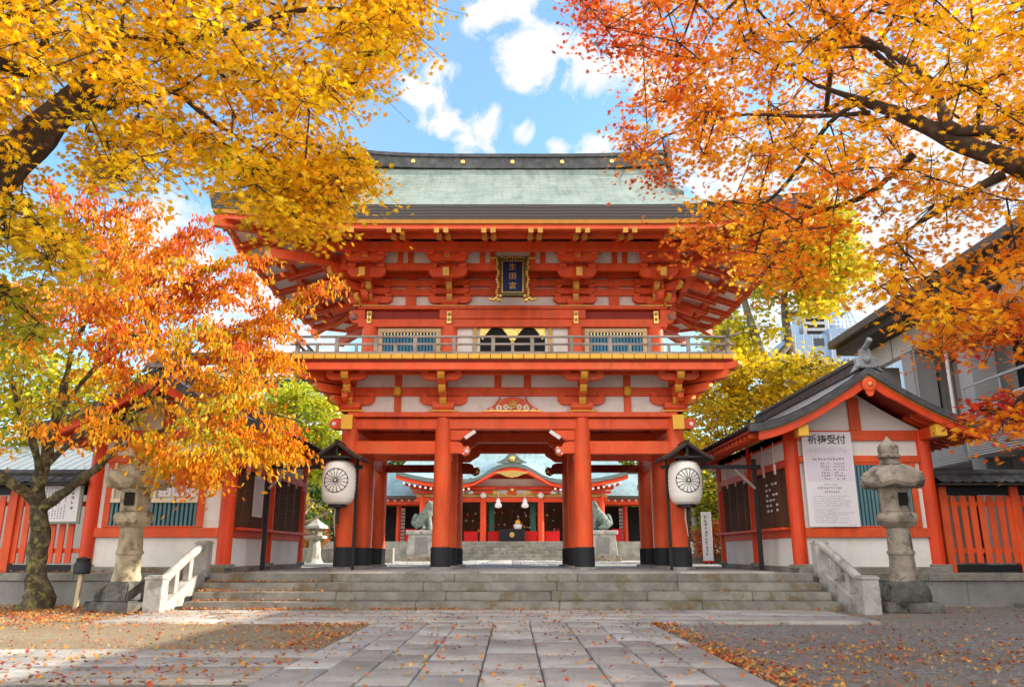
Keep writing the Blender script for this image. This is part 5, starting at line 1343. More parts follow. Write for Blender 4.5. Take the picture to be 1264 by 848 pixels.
# ------------------------------------------------------------------ trees
def maple_leaf():
    tips = [(0, 1.0), (.62, .72), (.90, .10), (.52, -.38)]
    pts = []
    ang = [-.52, ]
    right = [(.0, 1.0), (.20, .42), (.60, .74), (.34, .24), (.88, .22), (.32, -.02), (.56, -.38), (.10, -.26)]
    P = right+[(0, -.34)]+[(-x, y) for x, y in right[:0:-1]]
    V = [(0, .02, .0)]+[(x, y, -.16*(x*x+max(0, y)**2)) for x, y in P]
    n = len(P); F = [(0, 1+i, 1+(i+1) % n) for i in range(n)]
    return np.array(V)*.5, np.array(F)
def long_leaf():
    P = [(0, 0), (.17, .25), (.21, .5), (.14, .78), (0, 1.0), (-.14, .78), (-.21, .5), (-.17, .25)]
    V = [(x, y-.4, -.25*abs(x)-.12*y*y) for x, y in P]; V.append((0, .1, .03)); n = 8
    return np.array(V), np.array([(8, i, (i+1) % n) for i in range(n)])
def round_leaf():
    P = [(0, -.5), (.32, -.1), (.30, .3), (0, .5), (-.30, .3), (-.32, -.1)]
    V = [(x, y, -.2*abs(x)) for x, y in P]
    return np.array(V), np.array([(0, 1, 2), (0, 2, 3), (0, 3, 4), (0, 4, 5)])
MAPLE, LONG, ROUND = maple_leaf(), long_leaf(), round_leaf()
def leaves_arrays(pos, size, nrm, yaw_dir, tmpl, rs):
    """pos (n,3); nrm leaf normals; yaw_dir direction the tip points to"""
    V0, F0 = tmpl; n = len(pos); k = len(V0)
    z = nrm/np.linalg.norm(nrm, axis=1, keepdims=True)
    y = yaw_dir-(yaw_dir*z).sum(1, keepdims=True)*z; y /= (np.linalg.norm(y, axis=1, keepdims=True)+1e-9)
    x = np.cross(y, z)
    V = pos[:, None, :]+size[:, None, None]*(V0[None, :, 0, None]*x[:, None, :]+V0[None, :, 1, None]*y[:, None, :]+V0[None, :, 2, None]*z[:, None, :])
    F = F0[None]+(np.arange(n)*k)[:, None, None]
    return V.reshape(-1, 3), F.reshape(-1, 3), k
def skeleton(limbs, targets, rs, step=.35, sag=.0, bend=.25):
    """limbs: list of (points, radii); targets joined to the nearest node outwards. Returns node arrays and tubes."""
    pos = []; par = []; base = []
    fixed = []
    for pts, rad in limbs:
        fixed.append((pts, rad))
        prev = -1
        for a, c, ra, rc in zip(pts[:-1], pts[1:], rad[:-1], rad[1:]):
            a, c = np.array(a), np.array(c); m = max(1, int(np.linalg.norm(c-a)/step))
            for j in range(m): pos.append(a+(c-a)*(j+1)/m); par.append(prev); base.append(ra+(rc-ra)*(j+1)/m); prev = len(pos)-1
    nb = len(pos)
    P = np.array(pos); order = np.argsort([np.min(np.linalg.norm(P-t, axis=1)) for t in targets])
    ends = np.zeros(len(targets), int); dirs = np.zeros((len(targets), 3))
    pos = list(P)
    for ti in order:
        t = targets[ti]; A = np.array(pos); d = np.linalg.norm(A-t, axis=1)
        i = int(np.argmin(d)); a = A[i]; L = d[i]
        m = max(1, int(L/step)); prev = i; off = rs.normal(0, bend*L*.35, 3)
        for j in range(m):
            f = (j+1)/m; p = a+(t-a)*f+off*math.sin(math.pi*f)*(1 if m > 1 else 0); p[2] -= sag*L*f*(1-f)
            pos.append(p); par.append(prev); base.append(0); prev = len(pos)-1
        ends[ti] = prev; dd = t-a; dirs[ti] = dd/(np.linalg.norm(dd)+1e-6)
    pos = np.array(pos); par = np.array(par); n = len(pos); cnt = np.zeros(n)
    child = np.zeros(n, bool)
    for i in range(n-1, -1, -1):
        if cnt[i] == 0: cnt[i] = 1
        if par[i] >= 0: cnt[par[i]] += cnt[i]
    rad = .0042*np.sqrt(cnt)*1.0+.003
    rad[:nb] = base[:nb]
    return pos, par, rad, nb, ends, dirs
def twig_mesh(pos, par, rad, nb, sides=5, k=1.0):
    idx = np.arange(nb, len(pos)); a = pos[par[idx]]; c = pos[idx]; r1 = np.minimum(rad[par[idx]], rad[idx]*1.4)*k; r2 = rad[idx]*k
    d = c-a; L = np.linalg.norm(d, axis=1, keepdims=True)+1e-9; d = d/L
    up = np.where(np.abs(d[:, 2:3]) > .9, np.array([[1., 0, 0]]), np.array([[0, 0, 1.]])); x = np.cross(d, up); x /= np.linalg.norm(x, axis=1, keepdims=True); y = np.cross(d, x)
    V = []
    for (p, r) in ((a, r1), (c+d*r2[:, None]*.6, r2)):
        for j in range(sides):
            an = 2*math.pi*j/sides; V.append(p+(x*math.cos(an)+y*math.sin(an))*r[:, None])
    V = np.stack(V, 1); n = len(idx); F = []
    for j in range(sides): F.append([j, (j+1) % sides, sides+(j+1) % sides, sides+j])
    F = np.array(F)[None]+(np.arange(n)*2*sides)[:, None, None]
    return V.reshape(-1, 3), F.reshape(-1, 4)
def inside(poly, x, y):
    c = False; n = len(poly)
    for i in range(n):
        (xa, ya), (xb, yb) = poly[i], poly[i-1]
        if (ya > y) != (yb > y) and x < (xb-xa)*(y-ya)/(yb-ya)+xa: c = not c
    return c
def shrink(polys, x, y): return any(inside(p, x, y) for p in polys)
def grow_tree(name, label, cat, root, limbs, targets, colour, leaf, mats, rs, per=60, spread=(.3, .1), size=(.07, .09), droop=.3, tilt=.6, group=None, hang=0., limb_smooth=14, twigk=1.0, step=.35, bark_amp=.06):
    """A tree: one trunk mesh with its limbs and twigs, one crown mesh of separate leaves."""
    t = thing(name, label, cat, root, group=group); rt = np.array(root)
    b = MB()
    for pts, rad in limbs:
        # refine the limb and roughen it
        P = [Vector(p) for p in pts]; Q = []; RR = []
        for i in range(len(P)-1):
            p0, p1, p2, p3 = P[max(0, i-1)], P[i], P[i+1], P[min(len(P)-1, i+2)]
            m = max(3, int((p2-p1).length/max(.08, rad[i]*.8)))
            for j in range(m):
                u = j/m; q = .5*((2*p1)+(p2-p0)*u+(2*p0-5*p1+4*p2-p3)*u*u+(3*p1-p0-3*p2+p3)*u**3)
                Q.append(q); RR.append((rad[i]+(rad[i+1]-rad[i])*u))
        Q.append(P[-1]); RR.append(rad[-1])
        s0 = len(b.v); b.tube(Q, RR, limb_smooth)
        for i in range(s0, len(b.v)):
            v = Vector(b.v[i]); ring = (i-s0)//limb_smooth
            if ring < len(Q):
                k = 1+bark_amp*(math.sin(v.x*17+v.z*5)+math.sin(v.y*21+v.z*3.1)+.8*math.sin(v.z*13+v.x*9)); b.v[i] = tuple(Q[ring]+(v-Q[ring])*k)
    for i, p in enumerate(b.v): b.v[i] = (p[0]-root[0], p[1]-root[1], p[2]-root[2])
    trunk = b.build('trunk', mats[0], t, smooth=True)
    pos, par, rad, nb, ends, dirs = skeleton(limbs, targets, rs, step)
    TV, TF = twig_mesh(pos, par, rad, nb, 4, twigk); TF = np.vstack([TF[:, [0, 1, 2]], TF[:, [0, 2, 3]]])
    n = len(targets)*per
    ti = np.repeat(np.arange(len(targets)), per)
    T = targets[ti]; D = dirs[ti]; D = D*np.array([1, 1, .5])
    g = rs.normal(0, 1, (n, 3)); 
    along = rs.uniform(-1.6, 1.1, n)
    lat = .30 if hang > .3 else .58
    P = T+g*np.array([spread[0]*lat, spread[0]*lat, spread[1]*.55])+D*along[:, None]*spread[0]*(1.25 if hang > .3 else .8)
    h = np.linalg.norm((P-T)[:, :2], axis=1); P[:, 2] -= droop*h*h/spread[0]
    up = np.array([0, 0, 1.])[None]; nr = up+rs.normal(0, tilt, (n, 3))
    out = (P-T)*np.array([1, 1, 0])+rs.normal(0, spread[0]*.5, (n, 3)); out[:, 2] -= hang*spread[0]*3
    if hang > .3:
        nr = rs.normal(0, 1, (n, 3)); nr[:, 2] *= .4
    sz = rs.uniform(size[0], size[1], n)
    V, F, k = leaves_arrays(P, sz, nr, out, leaf, rs)
    cc = colour(P, ti, rs, targets)
    old = rs.rand(n) < .05; cc[old] = cc[old]*.35+np.array([.16, .07, .02])*.65
    # fine twiglets from the end of every twig to some of its leaves
    pick = np.concatenate([i*per+rs.choice(per, min(per, 7), replace=False) for i in range(len(targets))]); a = pos[ends[ti[pick]]]; c = P[pick]
    q = np.vstack([a, (a+c)/2+rs.normal(0, .03, a.shape), c]); m_ = len(a); pr_ = np.concatenate([np.full(m_, -1), np.arange(m_), m_+np.arange(m_)])
    TV2, TF2 = twig_mesh(q, pr_, np.concatenate([np.full(m_, .0040), np.full(m_, .0030), np.full(m_, .0016)])*(1 if twigk < 1 else 2.2), m_, 3, 1.0)
    TV = np.vstack([TV, TV2]); TF2 = np.vstack([TF2[:, [0, 1, 2]], TF2[:, [0, 2, 3]]]); TF = np.vstack([TF, TF2+len(TV)-len(TV2)])
    me = raw_mesh('crown', np.vstack([V, TV])-rt, np.vstack([F, TF+len(V)]), mats[1], np.vstack([np.repeat(cc, k, 0), np.ones((len(TV), 3))*.05]))
    me.materials.append(mats[0]); mi = np.zeros(len(me.polygons), np.int32); mi[len(F):] = 1; me.polygons.foreach_set('material_index', mi)
    put('crown', me, t)
    return t
def lerp_cols(cols, f):
    cols = np.array(cols); f = np.clip(f, 0, .9999)*(len(cols)-1); i = f.astype(int); u = (f-i)[:, None]
    return cols[i]*(1-u)+cols[i+1]*u
def near(x, y, Y, path, rad):
    for (a, b_, c), (a2, b2, c2) in zip(path[:-1], path[1:]):
        L = (a2-a)**2+(b2-b_)**2; u = max(0, min(1, ((x-a)*(a2-a)+(y-b_)*(b2-b_))/L))
        if math.hypot(x-a-u*(a2-a), y-b_-u*(b2-b_)) < rad and Y < c+u*(c2-c)+.3: return True
    return False
def px_targets(polys, holes, n, yfun, rs, mind=9, thin=None, avoid=()):
    """crown points: spread over the crown's extent with their own real distance"""
    xs_ = [p[0] for q in polys for p in q]; ys_ = [p[1] for q in polys for p in q]; out = []; pp = []
    tries = 0
    while len(out) < n and tries < n*60:
        tries += 1
        x = rs.uniform(min(xs_), max(xs_)); y = rs.uniform(min(ys_), max(ys_))
        if not shrink(polys, x, y) or shrink(holes, x, y): continue
        if thin and rs.rand() < thin(x, y): continue
        Y = yfun(x, y, rs)
        if any(near(x, y, Y, *q) for q in avoid): continue
        if any(abs(x-a)+abs(y-b_) < mind and abs(Y-c) < .5 for a, b_, c in pp[-400:]): continue
        pp.append((x, y, Y)); out.append(atY(x, y, Y))
    return np.array([tuple(v) for v in out]), np.array(pp)
def L_(pts): return [tuple(atY(*p)) for p in pts]
def sc(pts, k, ox, oy): return [(ox+x/k, oy+y/k) for x, y in pts]

# --- big yellow maple on the left
rs = np.random.RandomState(3)
poly = [(-160, -150), (560, -150), (528, -10), (519, 55), (500, 72), (462, 78), (448, 118), (418, 124), (414, 148), (424, 172), (440, 190), (454, 206), (450, 226), (430, 236), (422, 256), (392, 260), (378, 278), (358, 282), (344, 270), (334, 248), (300, 238), (278, 222), (246, 214), (214, 218), (200, 206), (186, 198), (160, 216), (138, 220), (110, 206), (96, 190), (66, 168), (44, 182), (30, 235), (50, 262), (92, 292), (100, 318), (70, 325), (30, 305), (-160, 300)]
T, pp = px_targets([poly], [], 720, lambda x, y, r: 5.2+max(0, x)/560*1.6+r.uniform(-1.0, 1.5), rs, avoid=[([(-40, 255, 5.4), (20, 196, 5.5), (62, 150, 5.6), (110, 100, 5.7)], 34), ([(62, 152, 5.6), (112, 134, 5.8), (180, 124, 6.0), (215, 114, 6.1), (262, 150, 6.3), (325, 188, 6.5), (385, 214, 6.8)], 13), ([(104, 132, 5.75), (138, 85, 5.9), (152, 62, 6.0), (150, 10, 6.0)], 13), ([(0, 79, 5.1), (38, 90, 5.2), (50, 60, 5.3), (75, 24, 5.4)], 16), ([(210, 55, 6.0), (262, 84, 6.2), (310, 122, 6.5), (362, 156, 6.8)], 11), ([(298, 36, 6.2), (360, 15, 6.4), (424, 13, 6.6)], 12)])
Tx, ppx = px_targets([[(-60, 330), (30, 345), (62, 385), (50, 420), (-60, 430)]], [], 11, lambda x, y, r: 5.6+r.uniform(-.5, .6), rs); 
T2, _p = px_targets([[(318, 205), (448, 190), (448, 222), (426, 238), (390, 262), (362, 280), (342, 262), (322, 236)]], [], 90, lambda x, y, r: 6.6+r.uniform(-.7, .9), rs)
T3, _p = px_targets([[(440, -60), (526, -60), (520, 50), (470, 75), (440, 110)]], [], 40, lambda x, y, r: 6.7+r.uniform(-.6, .7), rs)
T = np.vstack([T, Tx, T2, T3])
limbs = [([(-4.55, 5.3, -.05), (-4.45, 5.3, .9), (-4.3, 5.35, 2.0)]+L_([(-40, 255, 5.4), (20, 196, 5.5), (62, 150, 5.6), (104, 106, 5.7), (140, 60, 5.8), (152, 15, 5.9)]), [.30, .22, .19, .175, .155, .13, .085, .03, .015]),
    (L_([(62, 152, 5.6), (112, 134, 5.8), (180, 124, 6.0), (215, 114, 6.1), (262, 150, 6.3), (325, 188, 6.5), (385, 214, 6.8)]), [.07, .05, .034, .026, .02, .014, .006]),
    (L_([(104, 132, 5.75), (138, 85, 5.9), (152, 62, 6.0), (150, 10, 6.0)]), [.045, .032, .022, .01]),
    (L_([(150, 44, 5.8), (210, 55, 6.0), (262, 84, 6.2), (310, 122, 6.5), (362, 156, 6.8)]), [.018, .02, .018, .013, .006]),
    (L_([(-60, 70, 5.0), (0, 79, 5.1), (38, 90, 5.2), (50, 60, 5.3), (75, 24, 5.4)]), [.05, .045, .04, .03, .012]),
    (L_([(200, 60, 6.0), (298, 36, 6.2), (360, 15, 6.4), (424, 13, 6.6), (470, 36, 6.9)]), [.015, .03, .026, .018, .006]),
    (L_([(10, 240, 5.5), (-10, 275, 5.6), (30, 300, 5.7), (60, 320, 5.8)]), [.05, .03, .02, .008])]
limbs = [(p, r) for p, r in limbs]
def colL(P, ti, rs, T):
    n = len(P); cl = rs.normal(0, .13, len(T))[ti]
    right = np.clip((P[:, 0]+3.2)/2.6, 0, 1)*.10; low = np.clip((3.5-P[:, 2])/1.0, 0, 1)*np.clip((-2.5-P[:, 0]), 0, 1)
    f = .43+cl*.9+rs.normal(0, .09, n)+right*.8
    c = lerp_cols([(.42, .46, .02), (.74, .58, .015), (.90, .58, .010), (.92, .48, .010), (.88, .33, .012), (.66, .15, .02)], f)
    return c*(1-low[:, None])+np.array([.34, .36, .02])[None]*low[:, None]
grow_tree('maple_tree', 'yellow maple arching over the path from the side of the mossy cherry', 'tree', (-4.55, 5.3, 0), limbs, T, colL, MAPLE, (BARK, LEAF), rs, per=66, spread=(.225, .07), size=(.062, .095), tilt=.62, hang=.15, twigk=.7)

# --- big orange maple on the right
rs = np.random.RandomState(5)
o = lambda p: sc(p, 2.241, 700, 0)
o3 = lambda p: sc(p, 3.03, 860, 240)
poly = o([(20, 30), (60, 110), (90, 150), (150, 150), (165, 200), (140, 215), (175, 265), (150, 320), (105, 340), (120, 370), (170, 390), (150, 430), (190, 470), (240, 500), (290, 485), (340, 470), (395, 500), (400, 520), (350, 540), (370, 575), (345, 600), (310, 640), (340, 672)])+o3([(0, 180), (20, 260), (60, 275), (150, 300), (240, 340), (330, 310), (400, 330), (440, 300), (450, 230), (440, 180), (520, 120), (560, 60), (630, 60), (640, 130), (620, 190), (650, 280), (630, 380), (690, 460), (760, 410), (840, 440), (830, 530), (870, 570), (940, 600), (1000, 560), (1080, 550), (1224, 510)])+[(1420, 400), (1420, -160), (690, -160)]
hole = [[(1032, 262), (1045, 245), (1076, 250), (1080, 300), (1070, 360), (1084, 400), (1090, 440), (1078, 480), (1000, 470), (962, 390), (1010, 345), (1050, 320)], o3([(900, 200), (1010, 150), (1040, 200), (960, 320), (900, 280)]), o([(1230, 190), (1280, 190), (1280, 300), (1235, 270)]), o([(500, 260), (560, 270), (560, 310), (510, 330)]), o([(700, 420), (760, 430), (740, 460), (690, 450)])]
poly2 = o3([(1010, 815), (1100, 740), (1224, 730), (1400, 760), (1400, 860), (1224, 870), (1100, 840)])
T, pp = px_targets([poly], hole, 640, lambda x, y, r: 5.0+max(0, 1264-x)/560*1.9+(r.uniform(-1.0, 1.2) if r.rand() < .62 else r.uniform(1.2, 3.6)), rs, thin=lambda x, y: .45 if (x > 1040 and 240 < y < 360) else 0, avoid=[([(1330, 235, 5.1), (1262, 206, 5.2), (1190, 178, 5.4), (1120, 145, 5.7), (1062, 124, 6.0), (1008, 106, 6.2)], 24), ([(1264, 170, 5.2), (1172, 156, 5.4), (1150, 105, 5.7), (1110, 72, 5.9), (1052, 42, 6.1)], 15), ([(1064, 124, 6.0), (1024, 152, 6.2), (980, 215, 6.5), (948, 248, 6.7)], 11), ([(1128, 190, 5.7), (1074, 238, 6.0), (1022, 258, 6.3), (960, 278, 6.6)], 11), ([(1074, 140, 6.0), (995, 144, 6.3), (920, 142, 6.6)], 11), ([(1240, 215, 5.2), (1182, 246, 5.4), (1130, 285, 5.7)], 12)])
T2, pp2 = px_targets([poly2], [], 14, lambda x, y, r: 5.4+r.uniform(-.3, .5), rs)
off = np.array([(r_[0], r_[1], r_[2]) for r_ in np.column_stack([rs.uniform(6.2, 11.4, 300), rs.uniform(4.6, 9.6, 300), rs.uniform(3.8, 9.6, 300)]) if r_[0] > .72*r_[1]+1.6])  # unseen crown points added to the side to shade the ground
T = np.vstack([T, T2, off])
limbs = [([(4.95, 5.0, -.05), (4.85, 5.05, 1.2), (4.6, 5.1, 2.4)]+L_([(1330, 235, 5.1), (1262, 206, 5.2), (1190, 178, 5.4), (1120, 145, 5.7), (1062, 124, 6.0), (1008, 106, 6.2)]), [.28, .2, .16, .13, .085, .075, .06, .034, .016]),
    (L_([(1264, 170, 5.2), (1215, 162, 5.3), (1172, 156, 5.4), (1150, 105, 5.7), (1110, 72, 5.9), (1078, 58, 6.1), (1030, 60, 6.4)]), [.05, .048, .048, .04, .032, .022, .008]),
    (L_([(1108, 70, 5.9), (1052, 42, 6.1), (1020, 50, 6.3), (955, 38, 6.6)]), [.024, .02, .014, .006]),
    (L_([(1240, 215, 5.2), (1182, 246, 5.4), (1140, 272, 5.6), (1120, 285, 5.8)]), [.04, .028, .018, .008]),
    (L_([(1064, 124, 6.0), (1024, 152, 6.2), (980, 215, 6.5), (948, 248, 6.7), (905, 272, 6.9)]), [.026, .02, .017, .013, .006]),
    (L_([(1128, 190, 5.7), (1074, 238, 6.0), (1022, 258, 6.3), (960, 278, 6.6), (915, 296, 6.9)]), [.03, .024, .019, .013, .006]),
    (L_([(1074, 140, 6.0), (995, 144, 6.3), (920, 142, 6.6), (866, 152, 6.9)]), [.022, .018, .013, .006]),
    (L_([(1264, 330, 5.0), (1234, 350, 5.2), (1222, 372, 5.4), (1180, 396, 5.6)]), [.03, .022, .018, .008]),
    (L_([(1330, 240, 5.1), (1310, 300, 5.0), (1264, 330, 5.0)]), [.06, .045, .03]),
    (L_([(1310, 300, 5.0), (1300, 440, 5.1), (1250, 500, 5.3)]), [.04, .025, .008])]
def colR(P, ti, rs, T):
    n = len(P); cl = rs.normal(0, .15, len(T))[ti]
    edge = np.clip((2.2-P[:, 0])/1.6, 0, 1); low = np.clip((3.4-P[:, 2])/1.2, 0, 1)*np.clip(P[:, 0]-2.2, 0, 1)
    glow = np.exp(-((P[:, 0]-3.1)/1.3)**2-((P[:, 2]-4.6)/.9)**2)  # backlit yellow of the crown's middle put into the leaf colours
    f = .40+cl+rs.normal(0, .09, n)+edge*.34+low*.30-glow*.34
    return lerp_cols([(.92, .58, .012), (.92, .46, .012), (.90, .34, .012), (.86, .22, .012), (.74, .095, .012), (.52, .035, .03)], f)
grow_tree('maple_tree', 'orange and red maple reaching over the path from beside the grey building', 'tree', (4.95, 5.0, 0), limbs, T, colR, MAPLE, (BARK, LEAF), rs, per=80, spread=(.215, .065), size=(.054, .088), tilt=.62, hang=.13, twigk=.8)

# --- orange cherry with the mossy trunk
rs = np.random.RandomState(8)
c4 = lambda p: sc(p, 2.826, 0, 200); c8 = lambda p: sc(p, 2.924, 0, 480)
poly = [(-150, 320)]+c4([(-20, 420), (130, 400), (230, 430), (330, 360), (430, 370), (520, 360), (620, 410), (660, 470), (720, 560), (810, 600), (900, 660), (920, 760)])+c8([(860, 30), (960, 70), (1100, 120), (1130, 160), (1070, 200), (1040, 245), (900, 262), (860, 235), (760, 320), (700, 335), (640, 280), (540, 240), (500, 230), (430, 165), (400, 145), (330, 145), (300, 90), (240, 130), (200, 180), (120, 150), (60, 200), (-20, 220)])+[(-150, 570)]
hole = [c4([(540, 385), (640, 395), (640, 440), (540, 430)]), c4([(560, 520), (640, 520), (640, 570), (570, 570)]), c4([(350, 440), (420, 440), (420, 480), (350, 480)])]
T, pp = px_targets([poly], hole, 300, lambda x, y, r: 13.4+r.uniform(-2.0, 2.0), rs, 8, lambda x, y: .72 if (x < 240 and 425 < y < 560) else 0)
sprays = [[(345, 380), (335, 220), (300, 130), (340, 40)], [(300, 420), (220, 260), (150, 190)], [(280, 330), (210, 120), (150, 40)], [(430, 420), (480, 280), (560, 150)], [(380, 360), (420, 210), (490, 120)], [(480, 370), (600, 290), (715, 205)], [(600, 330), (700, 270), (790, 240)], [(620, 440), (740, 365), (835, 345), (935, 338)],
    [(700, 480), (800, 420), (880, 385)], [(860, 390), (890, 450), (915, 530)], [(780, 580), (900, 545), (1040, 565)], [(980, 520), (1060, 460), (1190, 415)], [(760, 600), (880, 600), (1020, 590)], [(800, 650), (930, 660), (1040, 690)], [(860, 720), (960, 700), (1020, 700)], [(650, 480), (700, 440), (800, 470), (860, 500)], [(520, 400), (600, 350), (660, 350)]]
S = []
for sp in sprays:
    q = c4(sp); Ya = rs.uniform(12.3, 14.6)
    for (p0, p1) in zip(q[:-1], q[1:]):
        m = max(2, int(math.hypot(p1[0]-p0[0], p1[1]-p0[1])/9))
        for j in range(m): S.append(tuple(atY(p0[0]+(p1[0]-p0[0])*j/m+rs.normal(0, 2.5), p0[1]+(p1[1]-p0[1])*j/m+rs.normal(0, 2.5), Ya+rs.normal(0, .12))))
lw = []
q8 = c8([(700, 300), (760, 330), (900, 240), (1040, 240), (560, 250), (640, 285), (850, 240)])
for (x, y) in q8:
    Ya = rs.uniform(12.5, 14)
    for j in range(5): lw.append(tuple(atY(x+rs.normal(0, 7), y-rs.uniform(0, 22), Ya+rs.normal(0, .2))))
T = np.vstack([T, np.array(S), np.array(lw)])
limbs = [([(-8.85, 15.2, -.06), (-8.82, 15.2, .18)]+L_([(44, 700, 15.2), (50, 655, 15.15), (47, 610, 15.1), (58, 560, 14.9), (72, 505, 14.6), (84, 455, 14.3), (92, 400, 14)]), [.36, .27, .17, .165, .14, .10, .08, .05, .02]),
    (L_([(46, 622, 15.1), (22, 600, 14.8), (-12, 578, 14.5), (-50, 540, 14.2)]), [.12, .095, .075, .04]),
    (L_([(54, 625, 15.1), (92, 598, 14.8), (130, 568, 14.5), (148, 545, 14.2), (180, 490, 13.8), (230, 440, 13.4)]), [.105, .085, .062, .05, .034, .014]),
    (L_([(52, 598, 15.0), (40, 545, 14.6), (22, 500, 14.0), (12, 455, 13.5)]), [.08, .066, .045, .02]),
    (L_([(70, 515, 14.6), (110, 462, 14.2), (150, 430, 13.6), (200, 380, 13.0)]), [.06, .044, .028, .01]),
    (L_([(140, 556, 14.3), (230, 520, 13.6), (300, 505, 13.0), (370, 520, 12.6)]), [.05, .033, .022, .01]),
    (L_([(90, 430, 14.1), (120, 360, 13.6), (128, 290, 13.2), (130, 250, 13.0)]), [.05, .03, .018, .008]),
    (L_([(60, 570, 14.9), (110, 530, 15.6), (170, 500, 16.3), (240, 470, 16.6)]), [.07, .05, .03, .012])]
def colC(P, ti, rs, T):
    n = len(P); cl = rs.normal(0, .12, len(T))[ti]
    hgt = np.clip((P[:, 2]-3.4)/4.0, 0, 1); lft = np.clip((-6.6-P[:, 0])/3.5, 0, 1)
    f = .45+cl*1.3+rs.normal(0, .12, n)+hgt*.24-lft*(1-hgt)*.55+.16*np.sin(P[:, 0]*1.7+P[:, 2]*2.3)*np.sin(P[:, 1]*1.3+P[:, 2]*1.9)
    return lerp_cols([(.36, .40, .02), (.66, .46, .012), (.80, .38, .008), (.78, .26, .008), (.72, .16, .010), (.60, .08, .035)], f)
grow_tree('cherry_tree', 'orange cherry tree with mossy knotted trunk before the picket fence', 'tree', (-8.85, 15.2, 0), limbs, T, colC, LONG, (BARKM, LEAF), rs, per=72, spread=(.33, .075), size=(.075, .125), tilt=.7, droop=.35, hang=.6, step=.4, twigk=.8, bark_amp=.11)

# --- trees behind
def bg_tree(name, label, base, limbs, polys, holes, n, yfun, cols, rs, per, spread, size, group=None, bark=BARKG, mat=LEAFG, f0=.45, leaf=ROUND, mind=5, avoid=()):
    T, pp = px_targets(polys, holes, n, yfun, rs, mind, None, avoid)
    def colf(P, ti, r, TT):
        f = f0+r.normal(0, .24, len(TT))[ti]+r.normal(0, .10, len(P)); return lerp_cols(cols, f)
    return grow_tree(name, label, 'tree', base, limbs, T, colf, leaf, (bark, mat), rs, per=per, spread=spread, size=size, tilt=.8, droop=.2, group=group, hang=0, limb_smooth=10, step=.8, twigk=1.6, bark_amp=.04)
YG = [(.09, .14, .012), (.20, .26, .018), (.42, .42, .02), (.60, .50, .02), (.70, .50, .015)]
YL = [(.28, .28, .02), (.52, .42, .015), (.72, .50, .012), (.78, .46, .012)]
GR = [(.03, .07, .012), (.06, .12, .018), (.11, .18, .025), (.20, .26, .03)]
rs = np.random.RandomState(21)
limbs = [([(10.9, 31, CT), tuple(atY(985, 520, 31)), tuple(atY(972, 492, 31))]+L_([(946, 452, 30.8), (928, 402, 30.5), (916, 362, 30.2), (905, 320, 30)]), [.42, .32, .25, .21, .17, .12, .05]),
    (L_([(985, 500, 31), (982, 460, 31.2), (972, 410, 31.4), (968, 370, 31.5), (974, 340, 31.6), (985, 310, 31.7)]), [.25, .22, .18, .14, .09, .04]),
    (L_([(955, 466, 31), (962, 440, 31), (975, 424, 31.2)]), [.2, .16, .12]),
    (L_([(972, 390, 31.4), (1000, 380, 31.8), (1030, 350, 32)]), [.12, .08, .04])]
poly = o3([(60, 520), (130, 440), (150, 400), (210, 330), (250, 250), (300, 170), (380, 60), (480, 30), (560, 60), (560, 200), (540, 240), (620, 235), (640, 260), (590, 300), (545, 300), (555, 360), (500, 400), (440, 420), (380, 450), (330, 430), (310, 540), (290, 560), (230, 560), (180, 640), (120, 600)])
hole = [o3([(255, 380), (310, 360), (300, 480), (250, 470), (230, 420)]), o3([(345, 470), (440, 430), (500, 410), (500, 600), (360, 600)])]
bg_tree('camphor_tree', 'bright yellow-green camphor with two bare grey trunks rising behind the notice pavilion', (10.9, 31, CT), limbs, [poly], hole, 300, lambda x, y, r: 31+r.uniform(-2.4, 2.4), YG, rs, 60, (.62, .3), (.16, .26), f0=.80, avoid=[([(985, 520, 33), (946, 452, 33), (928, 402, 33), (916, 355, 33)], 17), ([(985, 500, 33), (982, 460, 33), (972, 410, 33), (968, 350, 33)], 17)])
poly = o3([(-20, 640), (60, 580), (140, 600), (230, 590), (320, 620), (420, 590), (540, 640), (560, 680), (480, 720), (330, 800), (200, 848), (60, 1000), (-40, 1000)])
rs = np.random.RandomState(23)
bg_tree('yellow_tree', 'yellow autumn tree between the gate and the notice pavilion roof', (9.4, 29, CT), [([(9.4, 29, CT)]+L_([(915, 560, 29), (905, 500, 28.8), (898, 470, 28.6)]), [.2, .16, .1, .04]), (L_([(912, 545, 29), (935, 500, 29.2), (950, 480, 29.4)]), [.09, .06, .02])], [poly], [], 190, lambda x, y, r: 28.5+r.uniform(-1.6, 2.0), [(.05, .09, .015), (.16, .20, .02), (.5, .42, .015), (.78, .54, .012), (.82, .56, .012)], rs, 60, (.5, .24), (.12, .2), f0=.80)
rs = np.random.RandomState(24)
poly = [(300, 500), (318, 478), (345, 466), (380, 470), (405, 490), (420, 520), (424, 590), (300, 590)]
bg_tree('clipped_tree', 'rounded lime green tree between the poster pavilion roof and the gate', (-8.6, 30, CT), [([(-8.6, 30, CT), (-8.5, 30, 2.2), (-8.5, 30, 4.2)], [.22, .18, .06])], [poly], [], 150, lambda x, y, r: 30+r.uniform(-1.6, 1.6), [(.26, .34, .02), (.40, .46, .02), (.56, .54, .02), (.64, .54, .02)], rs, 80, (.5, .3), (.12, .18), f0=.55)
rs = np.random.RandomState(25)
poly = [(-140, 420), (-20, 400), (60, 430), (140, 450), (220, 440), (290, 470), (320, 520), (300, 560), (200, 590), (-140, 600)]
